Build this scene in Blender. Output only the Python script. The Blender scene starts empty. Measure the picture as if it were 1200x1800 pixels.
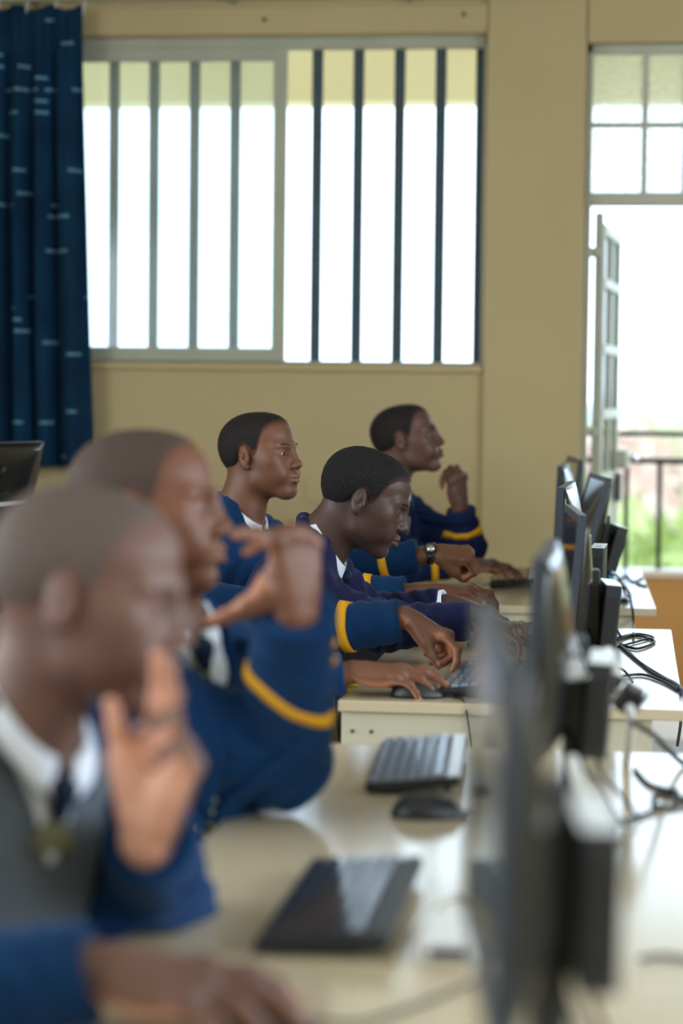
import bpy, bmesh, math, random
import numpy as np
from mathutils import Vector, Matrix, Euler
random.seed(7); np.random.seed(7)
scene = bpy.context.scene

# ---------------------------------------------------------------- camera
H_CAM = 1.39; FPX = 4000.0
CAM_R = (Matrix.Rotation(math.radians(7.27), 3, 'Z') @ Matrix.Rotation(math.radians(90-3.05), 3, 'X') @ Matrix.Rotation(math.radians(.65), 3, 'Z'))
cam = bpy.data.cameras.new('camera'); cam_o = bpy.data.objects.new('camera', cam); scene.collection.objects.link(cam_o)
cam_o.matrix_world = Matrix.Translation((0, 0, H_CAM)) @ CAM_R.to_4x4()
cam.sensor_fit = 'HORIZONTAL'; cam.sensor_width = 24.0; cam.lens = FPX*24/1200
cam.clip_start = .05; cam.clip_end = 3000
cam.dof.use_dof = True; cam.dof.focus_distance = 5.65; cam.dof.aperture_fstop = 2.0
scene.camera = cam_o
def ray(u, v): return CAM_R @ Vector(((u-600)/FPX, (900-v)/FPX, -1))
def atY(u, v, Y):
    d = ray(u, v); return Vector((0, 0, H_CAM))+d*(Y/d.y)
def atZ(u, v, z):
    d = ray(u, v); return Vector((0, 0, H_CAM))+d*((z-H_CAM)/d.z)

# ---------------------------------------------------------------- sky and added daylight fill
world = bpy.data.worlds.new('sky'); scene.world = world; world.use_nodes = True
bg = world.node_tree.nodes['Background']; bg.inputs['Color'].default_value = (.64, .82, 1, 1); bg.inputs['Strength'].default_value = 4.1
def area(name, loc, rot, sx, sy, power, col=(.9, .96, 1)):
    l = bpy.data.lights.new(name, 'AREA'); l.shape = 'RECTANGLE'; l.size = sx; l.size_y = sy; l.energy = power; l.color = col
    o = bpy.data.objects.new(name, l); scene.collection.objects.link(o); o.location = loc; o.rotation_euler = rot
# added area lamps outside the unseen side windows, room fill (openings further down)
area('daylight_fill_right', (3.3, 1.9, 1.95), (0, math.radians(90), 0), 1.3, 7.0, 215, (.84, .93, 1))
area('daylight_fill_left', (-4.6, 1.6, 1.95), (0, math.radians(-90), 0), 1.3, 7.0, 225)
vs = scene.view_settings
vs.view_transform = 'Standard'; vs.look = 'None'; vs.exposure = 0.0; vs.gamma = 1.0; vs.use_curve_mapping = False

# ---------------------------------------------------------------- helpers
COL = bpy.context.scene.collection
def link(o, parent=None):
    COL.objects.link(o)
    if parent is not None: o.parent = parent
    return o
def mesh_obj(name, V, F, mat, parent=None, smooth=True):
    me = bpy.data.meshes.new(name)
    me.from_pydata([tuple(map(float, v)) for v in V] if not isinstance(V, np.ndarray) else V.tolist(), [], F.tolist() if isinstance(F, np.ndarray) else F)
    if smooth: me.polygons.foreach_set('use_smooth', [True]*len(me.polygons))
    for m in (mat if isinstance(mat, (list, tuple)) else [mat]): me.materials.append(m)
    me.update()
    o = bpy.data.objects.new(name, me)
    return link(o, parent)
def thing(name, label, cat, loc=(0, 0, 0), rz=0, group=None):
    o = bpy.data.objects.new(name, None); COL.objects.link(o)
    o.empty_display_size = .05
    o.location = loc; o.rotation_euler = (0, 0, rz)
    return tag(o, label, cat, group)
def tag(o, label, cat, group=None):
    o['label'] = label; o['category'] = cat
    if group: o['group'] = group
    return o
def struct(o, label=None):
    o['kind'] = 'structure'
    if label: o['label'] = label
    return o
def bm_obj(name, bm, mat, parent=None, smooth=False):
    me = bpy.data.meshes.new(name); bm.to_mesh(me); bm.free()
    for m in (mat if isinstance(mat, (list, tuple)) else [mat]): me.materials.append(m)
    if smooth: me.polygons.foreach_set('use_smooth', [True]*len(me.polygons))
    me.update()
    return link(bpy.data.objects.new(name, me), parent)
def bm_box(bm, lo, hi, M=None):
    r = bmesh.ops.create_cube(bm, size=1.0)
    lo, hi = Vector(lo), Vector(hi); c = (lo+hi)/2; s = hi-lo
    for v in r['verts']:
        v.co = Vector((v.co.x*s.x+c.x, v.co.y*s.y+c.y, v.co.z*s.z+c.z))
        if M is not None: v.co = M @ v.co
    return r['verts']
def box(name, lo, hi, mat, parent=None, bev=.002, M=None, seg=2):
    bm = bmesh.new(); bm_box(bm, lo, hi)
    if bev: bmesh.ops.bevel(bm, geom=bm.edges[:], offset=bev, segments=seg, affect='EDGES', profile=.5)
    if M is not None: bmesh.ops.transform(bm, matrix=M, verts=bm.verts[:])
    return bm_obj(name, bm, mat, parent)
def boxes(name, lst, mat, parent=None, bev=.0):
    bm = bmesh.new()
    for lo, hi in lst: bm_box(bm, lo, hi)
    if bev: bmesh.ops.bevel(bm, geom=bm.edges[:], offset=bev, segments=1, affect='EDGES')
    return bm_obj(name, bm, mat, parent)
def smooth_path(pts, n=6):
    P = [np.array(p, float) for p in pts]; out = []
    for i in range(len(P)-1):
        p0 = P[max(i-1, 0)]; p1 = P[i]; p2 = P[i+1]; p3 = P[min(i+2, len(P)-1)]
        for k in range(n):
            t = k/n
            out.append(.5*((2*p1)+(-p0+p2)*t+(2*p0-5*p1+4*p2-p3)*t*t+(-p0+3*p1-3*p2+p3)*t**3))
    out.append(P[-1]); return out
def tube_geo(path, r, seg=8, flat=1.0):
    path = [np.array(p, float) for p in path]; V = []; F = []
    up = np.array((0, 0, 1.0)); prev = None
    for i, p in enumerate(path):
        t = path[min(i+1, len(path)-1)]-path[max(i-1, 0)]; t /= (np.linalg.norm(t)+1e-9)
        if prev is None:
            a = np.cross(t, up)
            if np.linalg.norm(a) < .1: a = np.cross(t, (1, 0, 0))
        else: a = prev-t*np.dot(prev, t)
        a /= np.linalg.norm(a); prev = a; b = np.cross(t, a)
        rr = r[i] if isinstance(r, (list, tuple)) else r
        for k in range(seg):
            an = 2*math.pi*k/seg
            V.append(p+a*rr*math.cos(an)+b*rr*flat*math.sin(an))
    n = len(path)
    for i in range(n-1):
        for k in range(seg):
            k2 = (k+1) % seg
            F.append((i*seg+k, i*seg+k2, (i+1)*seg+k2, (i+1)*seg+k))
    F.append(tuple(range(seg))[::-1]); F.append(tuple((n-1)*seg+k for k in range(seg)))
    return V, F
def tube(name, pts, r, mat, parent=None, seg=8, n=6, smooth=True, flat=1.0):
    path = smooth_path(pts, n) if n else pts
    V, F = tube_geo(path, r, seg, flat)
    return mesh_obj(name, V, F, mat, parent, smooth)
def lathe(name, prof, mat, parent=None, seg=20, M=None):
    V = []; F = []
    for r, z in prof:
        for k in range(seg):
            a = 2*math.pi*k/seg; V.append((r*math.cos(a), r*math.sin(a), z))
    for i in range(len(prof)-1):
        for k in range(seg):
            k2 = (k+1) % seg; F.append((i*seg+k, i*seg+k2, (i+1)*seg+k2, (i+1)*seg+k))
    F.append(tuple(range(seg))[::-1]); F.append(tuple((len(prof)-1)*seg+k for k in range(seg)))
    if M is not None: V = [M @ Vector(v) for v in V]
    return mesh_obj(name, V, F, mat, parent, True)

# ---------------------------------------------------------------- signed-distance sculpting
f32 = np.float32
def npm(M): return np.array([list(r) for r in M], float)
class Field:
    def __init__(s, lo, hi, h):
        s.lo = np.array(lo, float); s.h = h
        s.n = np.ceil((np.array(hi, float)-s.lo)/h).astype(int)+1
        s.F = np.full(s.n, .2, f32)
        s.ax = [(s.lo[i]+h*np.arange(s.n[i])).astype(f32) for i in range(3)]
    def box(s, lo, hi):
        a = np.clip(np.floor((np.array(lo)-s.lo)/s.h).astype(int), 0, s.n)
        b = np.clip(np.ceil((np.array(hi)-s.lo)/s.h).astype(int)+1, 0, s.n)
        if np.any(b <= a): return None
        return tuple(slice(a[i], b[i]) for i in range(3))
    def pts(s, sl, Mi=None):
        x = s.ax[0][sl[0]][:, None, None]; y = s.ax[1][sl[1]][None, :, None]; z = s.ax[2][sl[2]][None, None, :]
        if Mi is None: return x, y, z
        Mi = Mi.astype(f32)
        return tuple(Mi[i, 0]*x+Mi[i, 1]*y+Mi[i, 2]*z+Mi[i, 3] for i in range(3))
    def op(s, sl, d, k, mode):
        F = s.F[sl]
        if mode == 'add':
            if k > 0:
                h = np.maximum(k-np.abs(F-d), 0)/k; r = np.minimum(F, d)-h*h*k*.25
            else: r = np.minimum(F, d)
        else:                                   # carve: smooth max(F, -d)
            d = -d
            if k > 0:
                h = np.maximum(k-np.abs(F-d), 0)/k; r = np.maximum(F, d)+h*h*k*.25
            else: r = np.maximum(F, d)
        s.F[sl] = r
    def ell(s, c, r, M=None, k=.01, mode='add', rot=None):
        """ellipsoid, centre c and radii r in the frame M; rot = local Euler"""
        L = Matrix.Translation(c)
        if rot: L = L @ Euler(rot).to_matrix().to_4x4()
        if M is not None: L = M @ L
        sc = L.to_scale()[0]
        R = max(r)*sc+k+.02; wc = np.array(L.translation)
        sl = s.box(wc-R, wc+R)
        if sl is None: return
        x, y, z = s.pts(sl, npm(L.inverted()))
        q1 = np.sqrt((x/r[0])**2+(y/r[1])**2+(z/r[2])**2)
        q2 = np.sqrt((x/r[0]**2)**2+(y/r[1]**2)**2+(z/r[2]**2)**2)
        s.op(sl, (q1*(q1-1)/(q2+1e-6)*sc).astype(f32), k, mode)
    def cap(s, a, b, ra, rb, M=None, k=.01, mode='add', flat=None, cut=None):
        """tapered capsule; flat=(axis vector, factor) squashes it along an axis; cut=(point, normal) flattens an end"""
        a = Vector(a); b = Vector(b); sc = 1.0
        if M is not None:
            sc = M.to_scale()[0]; a = M @ a; b = M @ b
            if flat: flat = (M.to_3x3().normalized() @ Vector(flat[0]), flat[1])
        ra *= sc; rb *= sc
        R = max(ra, rb)*(max(1, 1/flat[1]) if flat else 1)+k+.015
        lo = np.minimum(a, b)-R; hi = np.maximum(a, b)+R
        sl = s.box(lo, hi)
        if sl is None: return
        x, y, z = s.pts(sl)
        d = b-a; L2 = d.length_squared+1e-9
        px, py, pz = x-a.x, y-a.y, z-a.z
        t = np.clip((px*d.x+py*d.y+pz*d.z)/L2, 0, 1)
        qx, qy, qz = px-t*d.x, py-t*d.y, pz-t*d.z
        if flat:
            n = Vector(flat[0]).normalized(); w = (qx*n.x+qy*n.y+qz*n.z)*(1/flat[1]-1)
            qx, qy, qz = qx+w*n.x, qy+w*n.y, qz+w*n.z
        D = np.sqrt(qx*qx+qy*qy+qz*qz)-(ra+(rb-ra)*t)
        if flat: D = D*min(1, (1+flat[1])/2)
        if cut is not None:
            cp, cn = Vector(cut[0]), Vector(cut[1]).normalized()
            D = np.maximum(D, (x-cp.x)*cn.x+(y-cp.y)*cn.y+(z-cp.z)*cn.z)
        s.op(sl, D.astype(f32), k, mode)
    def mesh(s):
        F = s.F; ins = F < 0; n = s.n
        c = np.zeros(n-1, np.uint8)
        offs = [(i, j, k) for i in (0, 1) for j in (0, 1) for k in (0, 1)]
        def sh(A, o): return A[o[0]:n[0]-1+o[0], o[1]:n[1]-1+o[1], o[2]:n[2]-1+o[2]]
        for o in offs: c += sh(ins, o)
        act = (c > 0) & (c < 8); idx = np.argwhere(act)
        ids = np.full(n-1, -1, np.int32); ids[act] = np.arange(len(idx))
        vals = {o: F[idx[:, 0]+o[0], idx[:, 1]+o[1], idx[:, 2]+o[2]] for o in offs}
        acc = np.zeros((len(idx), 3)); cnt = np.zeros(len(idx))
        for o in offs:
            for a in range(3):
                if o[a]: continue
                o2 = list(o); o2[a] = 1; o2 = tuple(o2)
                va, vb = vals[o], vals[o2]; m = (va < 0) != (vb < 0)
                t = np.where(m, va/(va-vb+1e-12), 0)
                p = np.tile(np.array(o, float), (len(idx), 1)); p[:, a] += t
                acc[m] += p[m]; cnt[m] += 1
        V = s.lo+s.h*(idx+acc/cnt[:, None])
        Q = []
        for a in range(3):
            b, cc = (a+1) % 3, (a+2) % 3
            e1 = [slice(None)]*3; e2 = [slice(None)]*3
            e1[a] = slice(0, n[a]-1); e2[a] = slice(1, n[a])
            A, B = ins[tuple(e1)], ins[tuple(e2)]
            e = np.argwhere(A != B)
            e = e[(e[:, b] > 0) & (e[:, cc] > 0) & (e[:, b] < n[b]-1) & (e[:, cc] < n[cc]-1)]
            flip = A[e[:, 0], e[:, 1], e[:, 2]]
            def cell(db, dc):
                q = e.copy(); q[:, b] -= db; q[:, cc] -= dc
                return ids[q[:, 0], q[:, 1], q[:, 2]]
            q = np.stack([cell(1, 1), cell(0, 1), cell(0, 0), cell(1, 0)], 1)
            q[~flip] = q[~flip][:, ::-1]
            Q.append(q)
        return V, np.concatenate(Q)
    def sample(s, P):
        """trilinear value at points (N,3)"""
        g = (np.asarray(P)-s.lo)/s.h; i = np.clip(np.floor(g).astype(int), 0, s.n-2); f = np.clip(g-i, 0, 1); r = 0
        for o in ((0, 0, 0), (0, 0, 1), (0, 1, 0), (0, 1, 1), (1, 0, 0), (1, 0, 1), (1, 1, 0), (1, 1, 1)):
            w = 1
            for a in range(3): w = w*(f[:, a] if o[a] else 1-f[:, a])
            r = r+w*s.F[i[:, 0]+o[0], i[:, 1]+o[1], i[:, 2]+o[2]]
        return r
def vnormals(V, Q):
    n = np.cross(V[Q[:, 2]]-V[Q[:, 0]], V[Q[:, 3]]-V[Q[:, 1]])
    N = np.zeros_like(V)
    for k in range(4): np.add.at(N, Q[:, k], n)
    return N/(np.linalg.norm(N, axis=1)[:, None]+1e-12)
def sstep(a, b, x):
    t = np.clip((x-a)/(b-a), 0, 1); return t*t*(3-2*t)
def frame(origin, fwd, up):
    """columns: x = fwd x up (right), y = fwd, z = up"""
    y = Vector(fwd).normalized(); z = Vector(up); z = (z-y*z.dot(y)).normalized(); x = y.cross(z)
    M = Matrix((x, y, z)).transposed().to_4x4(); M.translation = Vector(origin); return M

# ---------------------------------------------------------------- head (local: y = face, z = up, x = the person's right)
def head_field(F, M, jaw=1.0, lips=1.0, lid=.35, nose=1.0):
    A = lambda *a, **k: F.ell(*a, M=M, **k)
    C = lambda *a, **k: F.cap(*a, M=M, **k)
    A((0, -.018, .042), (.0765, .098, .076), k=.02)                      # cranium
    A((0, .030, .056), (.062, .058, .050), k=.03)                        # forehead
    A((0, -.050, .020), (.066, .062, .070), k=.03)                       # occiput
    A((0, .034, -.032), (.055*jaw, .058, .078), k=.03)                   # face
    for s in (-1, 1):
        C((s*.054*jaw, .000, -.030), (s*.047*jaw, .010, -.062), .015, .015, k=.03)   # jaw angle
        C((s*.046*jaw, .012, -.066), (s*.014, .074, -.094), .015, .014, k=.03)       # jaw line
        A((s*.041, .062, -.014), (.023, .022, .022), k=.035)             # cheekbone
        A((s*.053, .036, .002), (.014, .030, .018), k=.03)               # zygomatic arch
        A((s*.032, .080, -.048), (.020, .020, .024), k=.02)              # cheek beside the mouth
        C((s*.010, .092, .029), (s*.048, .072, .031), .0095, .009, k=.018)  # brow ridge
    for s in (-1, 1): A((s*.041*jaw, .040, -.042), (.021, .036, .034), k=.03)   # cheek
    C((-.009, .082, -.094), (.009, .082, -.094), .0165, .0165, k=.025)
    A((0, .080, -.015), (.030, .022, .034), k=.015)                      # maxilla     # chin
    A((0, .090, -.060), (.026, .018, .024), k=.015)                      # muzzle
    F.base = F.F.copy()
    for s in (-1, 1):
        A((s*.032, .100, .009), (.015, .013, .011), k=.014, mode='cut')  # eye socket
        A((s*.0315, .0770, .0085), (.0152, .0148, .0140), k=.005)        # lids over the eyeball
        C((s*.0205, .0915, .0082-.002*lid), (s*.0425, .0865, .0082-.001*lid), .0014+.0052*lid, .0010+.0034*lid, k=.001, mode='cut')   # lid opening
    C((0, .083, .022), (0, .094, -.022), .012, .016, k=.008)
    C((0, .0975, .016), (0, .1115, -.018), .0070, .0100*nose, k=.012)     # nose bridge
    A((0, .1130, -.0225), (.0125*nose, .0125, .0105), k=.008)             # tip
    for s in (-1, 1):
        A((s*.0155*nose, .1030, -.0265), (.0095, .0125, .0090), k=.006)  # wings
        A((s*.0075, .1090, -.0345), (.0042, .0060, .0040), k=.002, mode='cut')
    C((0, .1105, -.038), (0, .1110, -.046), .002, .003, k=.006, mode='cut')   # philtrum
    for s in (-1, 1):                                                    # lips
        C((s*.003, .1075*1, -.0525), (s*.023, .0945, -.0580), .0078*lips, .0042, k=.006)
        C((0, .1065, -.0665), (s*.021, .0940, -.0600), .0088*lips, .0042, k=.006)
    for s in (-1, 1):
        C((0, .1165, -.0593), (s*.025, .0985, -.0592), .0022, .0016, k=.003, mode='cut')
    C((-.010, .1045, -.080), (.010, .1045, -.080), .0065, .0065, k=.010, mode='cut')
    for s in (-1, 1):                                                    # ears
        q = (.18, s*-.10, s*-.42)
        A((s*.0795, -.010, .000), (.0085, .0190, .0310), k=.006, rot=q)
        A((s*.0905, -.007, .003), (.0060, .0110, .0200), k=.004, rot=q, mode='cut')
        A((s*.0850, .004, -.004), (.0050, .0060, .0080), k=.004, rot=q)
        A((s*.0865, -.011, .006), (.0030, .0045, .0130), k=.003, rot=q)
        A((s*.0800, -.003, -.027), (.0065, .0100, .0085), k=.005, rot=q)
def hair_line(y):
    return np.interp(y, [-.12, -.085, -.055, -.038, -.022, -.006, .006, .016, .026, .034, .044, .058, .080, .13],
                        [-.062, -.066, -.062, -.034, .016, .024, .016, .002, .008, .040, .066, .080, .086, .094])
# ---------------------------------------------------------------- hand (local: y = fingers, -z = palm, right hand has its thumb at -x)
FING = [  # MCP joint, phalanx lengths, radii
    ((-.027, .088, .002), (.044, .026, .021), (.0106, .0094, .0086, .0072)),
    ((-.006, .093, .004), (.048, .030, .022), (.0108, .0096, .0088, .0074)),
    ((.015, .089, .003), (.044, .028, .022), (.0104, .0092, .0084, .0072)),
    ((.034, .079, -.001), (.034, .021, .019), (.0092, .0080, .0073, .0064))]
def hand_joints(pose):
    """pose: fingers = 4 x (spread, mcp, pip, dip) degrees, thumb = (yaw out, pitch down, mcp bend, ip bend)"""
    out = []
    for (mcp, L, r), (sp, a, b, c) in zip(FING, pose['fingers']):
        p = Vector(mcp); J = [p]; ang = 0; dirs = []
        for l, da in zip(L, (a, b, c)):
            ang += math.radians(da); s = math.radians(sp)
            d = Vector((math.sin(s)*math.cos(ang), math.cos(s)*math.cos(ang), -math.sin(ang)))
            pal = Vector((-math.sin(s)*math.sin(ang), -math.cos(s)*math.sin(ang), -math.cos(ang)))
            p = p+d*l; J.append(p); dirs.append((d, pal))
        out.append((J, r, dirs))
    yw, pt, m, i = [math.radians(v) for v in pose['thumb']]
    p = Vector((-.022, .020, -.008)); J = [p]; dirs = []
    for l, bend in zip((.046, .034, .027), (0, m, i)):
        yw -= bend
        d = Vector((-math.sin(yw)*math.cos(pt), math.cos(yw)*math.cos(pt), -math.sin(pt)))
        p = p+d*l; J.append(p)
        pal = (Vector((math.cos(yw), math.sin(yw), 0))*.7+Vector((0, 0, -.7))).normalized()
        dirs.append((d, pal))
    out.append((J, (.0150, .0120, .0105, .0080), dirs))
    return out
def make_hand(pose, M, left=False, h=.0022, stub=.10):
    """returns V, Q, tint (palm/nail lightening) in world space; M places the wrist frame"""
    X = Matrix.Scale(-1, 4, (1, 0, 0)) if left else Matrix.Identity(4)
    F = Field((-.095, -stub-.03, -.14), (.075, .23, .06), h)
    J = hand_joints(pose)
    # wrist, palm
    F.cap((0, -stub, 0), (0, .012, 0), .031, .0285, k=.01, flat=((0, 0, 1), .74))
    for (mcp, L, r) in FING:
        F.cap((mcp[0]*.55, .012, -.002), mcp, .0150, .0125, k=.016)
    F.cap((-.018, .045, -.006), (.020, .045, -.006), .0125, .0125, k=.02)
    F.ell((.026, .040, -.010), (.013, .034, .013), k=.016)
    for fi, (JJ, r, dirs) in enumerate(J):
        for a in range(3):
            F.cap(JJ[a], JJ[a+1], r[a], r[a+1], k=.004 if a else .010)
        if fi < 4:
            F.ell(JJ[0]+Vector((0, 0, .003)), (.0105, .012, .0100), k=.010)
            F.ell(JJ[1]-dirs[0][1]*.0015, (r[1]*1.06,)*3, k=.004)
    JJ = J[4][0]
    F.cap((-.012, .014, -.010), JJ[1], .0180, .0125, k=.016)                 # thenar
    F.ell(JJ[1].lerp(Vector((-.004, .05, -.008)), .45), (.014, .022, .011), k=.02)
    V, Q = F.mesh(); N = vnormals(V, Q)
    tint = np.zeros(len(V)); best = np.full(len(V), 9.0); nail = np.zeros(len(V))
    def consider(a, b, pal):
        nonlocal tint, best
        a, b = np.array(a), np.array(b); d = b-a
        t = np.clip(((V-a)@d)/(d@d), 0, 1); D = np.linalg.norm(V-a-t[:, None]*d, axis=1)
        w = sstep(-.15, .55, N@np.array(pal)); m = D < best
        best = np.where(m, D, best); tint = np.where(m, w, tint)
    consider((0, -stub, 0), (0, -.01, 0), (0, 0, -.45))
    for (mcp, L, r) in FING: consider((mcp[0]*.5, .0, 0), mcp, (0, 0, -1))
    for JJ, r, dirs in J:
        for a in range(3): consider(JJ[a], JJ[a+1], dirs[a][1])
        d, pal = dirs[2]; c = np.array(JJ[3]-d*.004-pal*r[3]*.9)
        nail = np.maximum(nail, 1-sstep(.0045, .0062, np.linalg.norm(V-c, axis=1)))
    tint = np.maximum(tint, nail*.8)
    G = npm(M @ X); V = V@G[:3, :3].T+G[:3, 3]
    if left: Q = Q[:, ::-1]
    return V, Q, tint
POSE = dict(
    flat=dict(fingers=[(-6, 12, 18, 10), (-1, 10, 16, 8), (4, 12, 18, 10), (10, 16, 20, 10)], thumb=(38, 16, 10, 8)),
    mouse=dict(fingers=[(-3, -2, 22, 12), (0, 0, 24, 12), (4, 10, 30, 14), (10, 18, 32, 16)], thumb=(34, 26, 12, 10)),
    point=dict(fingers=[(-3, 24, 40, 22), (0, 48, 72, 40), (3, 60, 80, 40), (6, 66, 80, 40)], thumb=(10, 34, 2, 10)),
    keys=dict(fingers=[(-4, 22, 40, 20), (0, 20, 42, 22), (4, 24, 42, 22), (9, 28, 40, 20)], thumb=(28, 28, 10, 14)),
    fist=dict(fingers=[(-2, 58, 80, 40), (0, 64, 84, 42), (2, 68, 84, 42), (5, 70, 80, 40)], thumb=(16, 40, 26, 30)),
    chin=dict(fingers=[(-3, 46, 58, 28), (0, 56, 66, 34), (3, 62, 72, 36), (6, 66, 74, 38)], thumb=(14, 34, 10, 16)),
    lips=dict(fingers=[(-5, 76, 10, 8), (-1, 95, 8, 6), (3, 92, 62, 30), (6, 96, 70, 34)], thumb=(122, 44, 4, 4)),
    face=dict(fingers=[(0, 6, 12, 8), (0, 12, 18, 10), (3, 40, 56, 28), (7, 52, 58, 28)], thumb=(20, 18, 2, 2)),
)
# ---------------------------------------------------------------- materials
def lin(r, g, b):
    f = lambda c: (c/255/12.92) if c/255 <= .04045 else ((c/255+.055)/1.055)**2.4
    return (f(r), f(g), f(b), 1)
def new_mat(name, col, rough=.5, spec=.5, metal=0, **kw):
    m = bpy.data.materials.new(name); m.use_nodes = True; nt = m.node_tree; b = nt.nodes['Principled BSDF']
    b.inputs['Base Color'].default_value = col; b.inputs['Roughness'].default_value = rough
    b.inputs['Specular IOR Level'].default_value = spec; b.inputs['Metallic'].default_value = metal
    for k, v in kw.items(): b.inputs[k].default_value = v
    return m
def N(m, t, **kw):
    n = m.node_tree.nodes.new(t)
    for k, v in kw.items(): setattr(n, k, v)
    return n
def L(m, a, b): m.node_tree.links.new(a, b)
def noise_mat(name, c1, c2, scale=8, rough=.6, spec=.4, bump=0, bscale=60, detail=4, metal=0, dist=.002, **kw):
    m = new_mat(name, c1, rough, spec, metal, **kw); b = m.node_tree.nodes['Principled BSDF']
    tc = N(m, 'ShaderNodeTexCoord'); n = N(m, 'ShaderNodeTexNoise'); n.inputs['Scale'].default_value = scale; n.inputs['Detail'].default_value = detail
    L(m, tc.outputs['Object'], n.inputs['Vector'])
    mx = N(m, 'ShaderNodeMix', data_type='RGBA'); mx.inputs[6].default_value = c1; mx.inputs[7].default_value = c2
    rp = N(m, 'ShaderNodeMapRange'); rp.inputs[1].default_value = .3; rp.inputs[2].default_value = .7
    L(m, n.outputs['Fac'], rp.inputs[0]); L(m, rp.outputs[0], mx.inputs[0]); L(m, mx.outputs[2], b.inputs['Base Color'])
    if bump:
        n2 = N(m, 'ShaderNodeTexNoise'); n2.inputs['Scale'].default_value = bscale; n2.inputs['Detail'].default_value = 3
        L(m, tc.outputs['Object'], n2.inputs['Vector'])
        bp = N(m, 'ShaderNodeBump'); bp.inputs['Strength'].default_value = bump; bp.inputs['Distance'].default_value = dist
        L(m, n2.outputs['Fac'], bp.inputs['Height']); L(m, bp.outputs['Normal'], b.inputs['Normal'])
    return m
def skin_mat(name, base, dark, palm):
    m = noise_mat(name, base, dark, 14, .5, .42, .2, 220, 5, dist=.0012)
    nt = m.node_tree; b = nt.nodes['Principled BSDF']; src = b.inputs['Base Color'].links[0].from_socket
    at = N(m, 'ShaderNodeAttribute', attribute_name='tint'); mx = N(m, 'ShaderNodeMix', data_type='RGBA'); mx.inputs[7].default_value = palm
    L(m, at.outputs['Fac'], mx.inputs[0]); L(m, src, mx.inputs[6]); L(m, mx.outputs[2], b.inputs['Base Color'])
    b.inputs['Subsurface Weight'].default_value = .06; b.inputs['Subsurface Radius'].default_value = (.01, .004, .002)
    b.inputs['Subsurface Scale'].default_value = .3
    return m
def fabric(name, c1, c2, scale=500, rough=.9, sheen=.25):
    m = noise_mat(name, c1, c2, 6, rough, .15, .35, scale, 2, dist=.001)
    b = m.node_tree.nodes['Principled BSDF']; b.inputs['Sheen Weight'].default_value = sheen; b.inputs['Sheen Roughness'].default_value = .5
    b.inputs['Sheen Tint'].default_value = tuple(min(1, .15+3*c) for c in c1[:3])+(1,)
    return m
M_WALL = noise_mat('wall_paint', lin(194, 174, 132), lin(186, 166, 124), 1.4, .55, .3, .12, 45, 5)
M_WALL_SIDE = noise_mat('side_wall_paint', lin(214, 202, 166), lin(206, 192, 154), 1.4, .6, .3)
M_CEIL = noise_mat('ceiling_paint', lin(226, 220, 205), lin(218, 212, 196), 2, .7, .2)
M_FLOOR = noise_mat('floor_terrazzo', lin(150, 142, 130), lin(128, 120, 110), 30, .35, .5)
M_FRAME = noise_mat('window_frame_paint', lin(176, 176, 158), lin(166, 166, 148), 5, .45, .4)
M_DOORP = noise_mat('door_paint', lin(196, 196, 180), lin(184, 184, 168), 5, .42, .45)
M_BAR = noise_mat('bar_paint', lin(62, 78, 88), lin(52, 66, 76), 9, .45, .4)
M_RAIL = new_mat('railing_paint', lin(34, 40, 36), .5, .4)
M_CREAM_OUT = noise_mat('outside_cream_paint', lin(255, 244, 204), lin(252, 238, 194), 2, .6, .2)
M_ORANGE = noise_mat('parapet_paint', lin(196, 146, 92), lin(184, 134, 82), 3, .6, .2)
M_LEDGE = noise_mat('ledge_plaster', lin(226, 214, 206), lin(214, 200, 192), 4, .6, .2)
M_DESK = noise_mat('desk_laminate', lin(200, 184, 156), lin(194, 178, 150), 3, .15, .6)
M_DESKSIDE = noise_mat('desk_panel_laminate', lin(196, 188, 166), lin(188, 180, 158), 3, .4, .45)
M_SCREW = new_mat('screw_cap', lin(96, 88, 72), .5)
M_BLACK = noise_mat('black_plastic', lin(26, 29, 34), lin(21, 23, 28), 20, .42, .5)
M_BLACKG = new_mat('gloss_black_plastic', lin(18, 20, 24), .22, .5)
M_BEZEL = noise_mat('bezel_plastic', lin(52, 60, 72), lin(46, 54, 66), 20, .40, .5)
M_SHELL = new_mat('monitor_back_gloss', lin(30, 30, 30), .20, .6)
M_SCREEN = new_mat('dark_screen_glass', lin(10, 11, 13), .36, 1.0, **{'Coat Weight': 1.0, 'Coat Roughness': .05})
M_EMITSTRIP = new_mat('emissive_screen_strip', lin(40, 42, 45), .3, 1.0, **{'Emission Color': (.95, .98, 1, 1), 'Emission Strength': .8, 'Coat Weight': 1.0, 'Coat Roughness': .05})  # emissive material for the pale band on the nearest screen
M_PC = noise_mat('mini_pc_metal', lin(40, 45, 52), lin(33, 37, 44), 40, .45, .5)
M_STICKER = new_mat('white_sticker', lin(244, 246, 250), .3)
M_INK = new_mat('black_ink', lin(24, 24, 30), .6)
M_KEY = new_mat('keycap_black', lin(48, 54, 64), .16, .8)
M_KEYGLARE = new_mat('keycap_sky_glare', lin(126, 142, 162), .14, 1.0)  # pale blue sky reflection painted into the colour of dark keycaps
M_SILVER = new_mat('keyboard_silver_edge', lin(206, 214, 226), .3, .6)
M_CABLE = new_mat('cable_black', lin(18, 20, 22), .45, .4)
M_CABLEG = new_mat('cable_dark_green', lin(26, 54, 50), .45, .4)
M_CABLEB = new_mat('cable_blue', lin(40, 44, 92), .45, .4)
M_CABLEW = new_mat('cable_white', lin(206, 206, 204), .45, .4)
M_CYAN = new_mat('plug_cyan', lin(30, 150, 186), .4, .5)
M_CHROME = new_mat('connector_metal', lin(210, 212, 216), .2, .5, 1)
M_WHITEPL = new_mat('white_plastic', lin(226, 228, 232), .35, .5)
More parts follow.
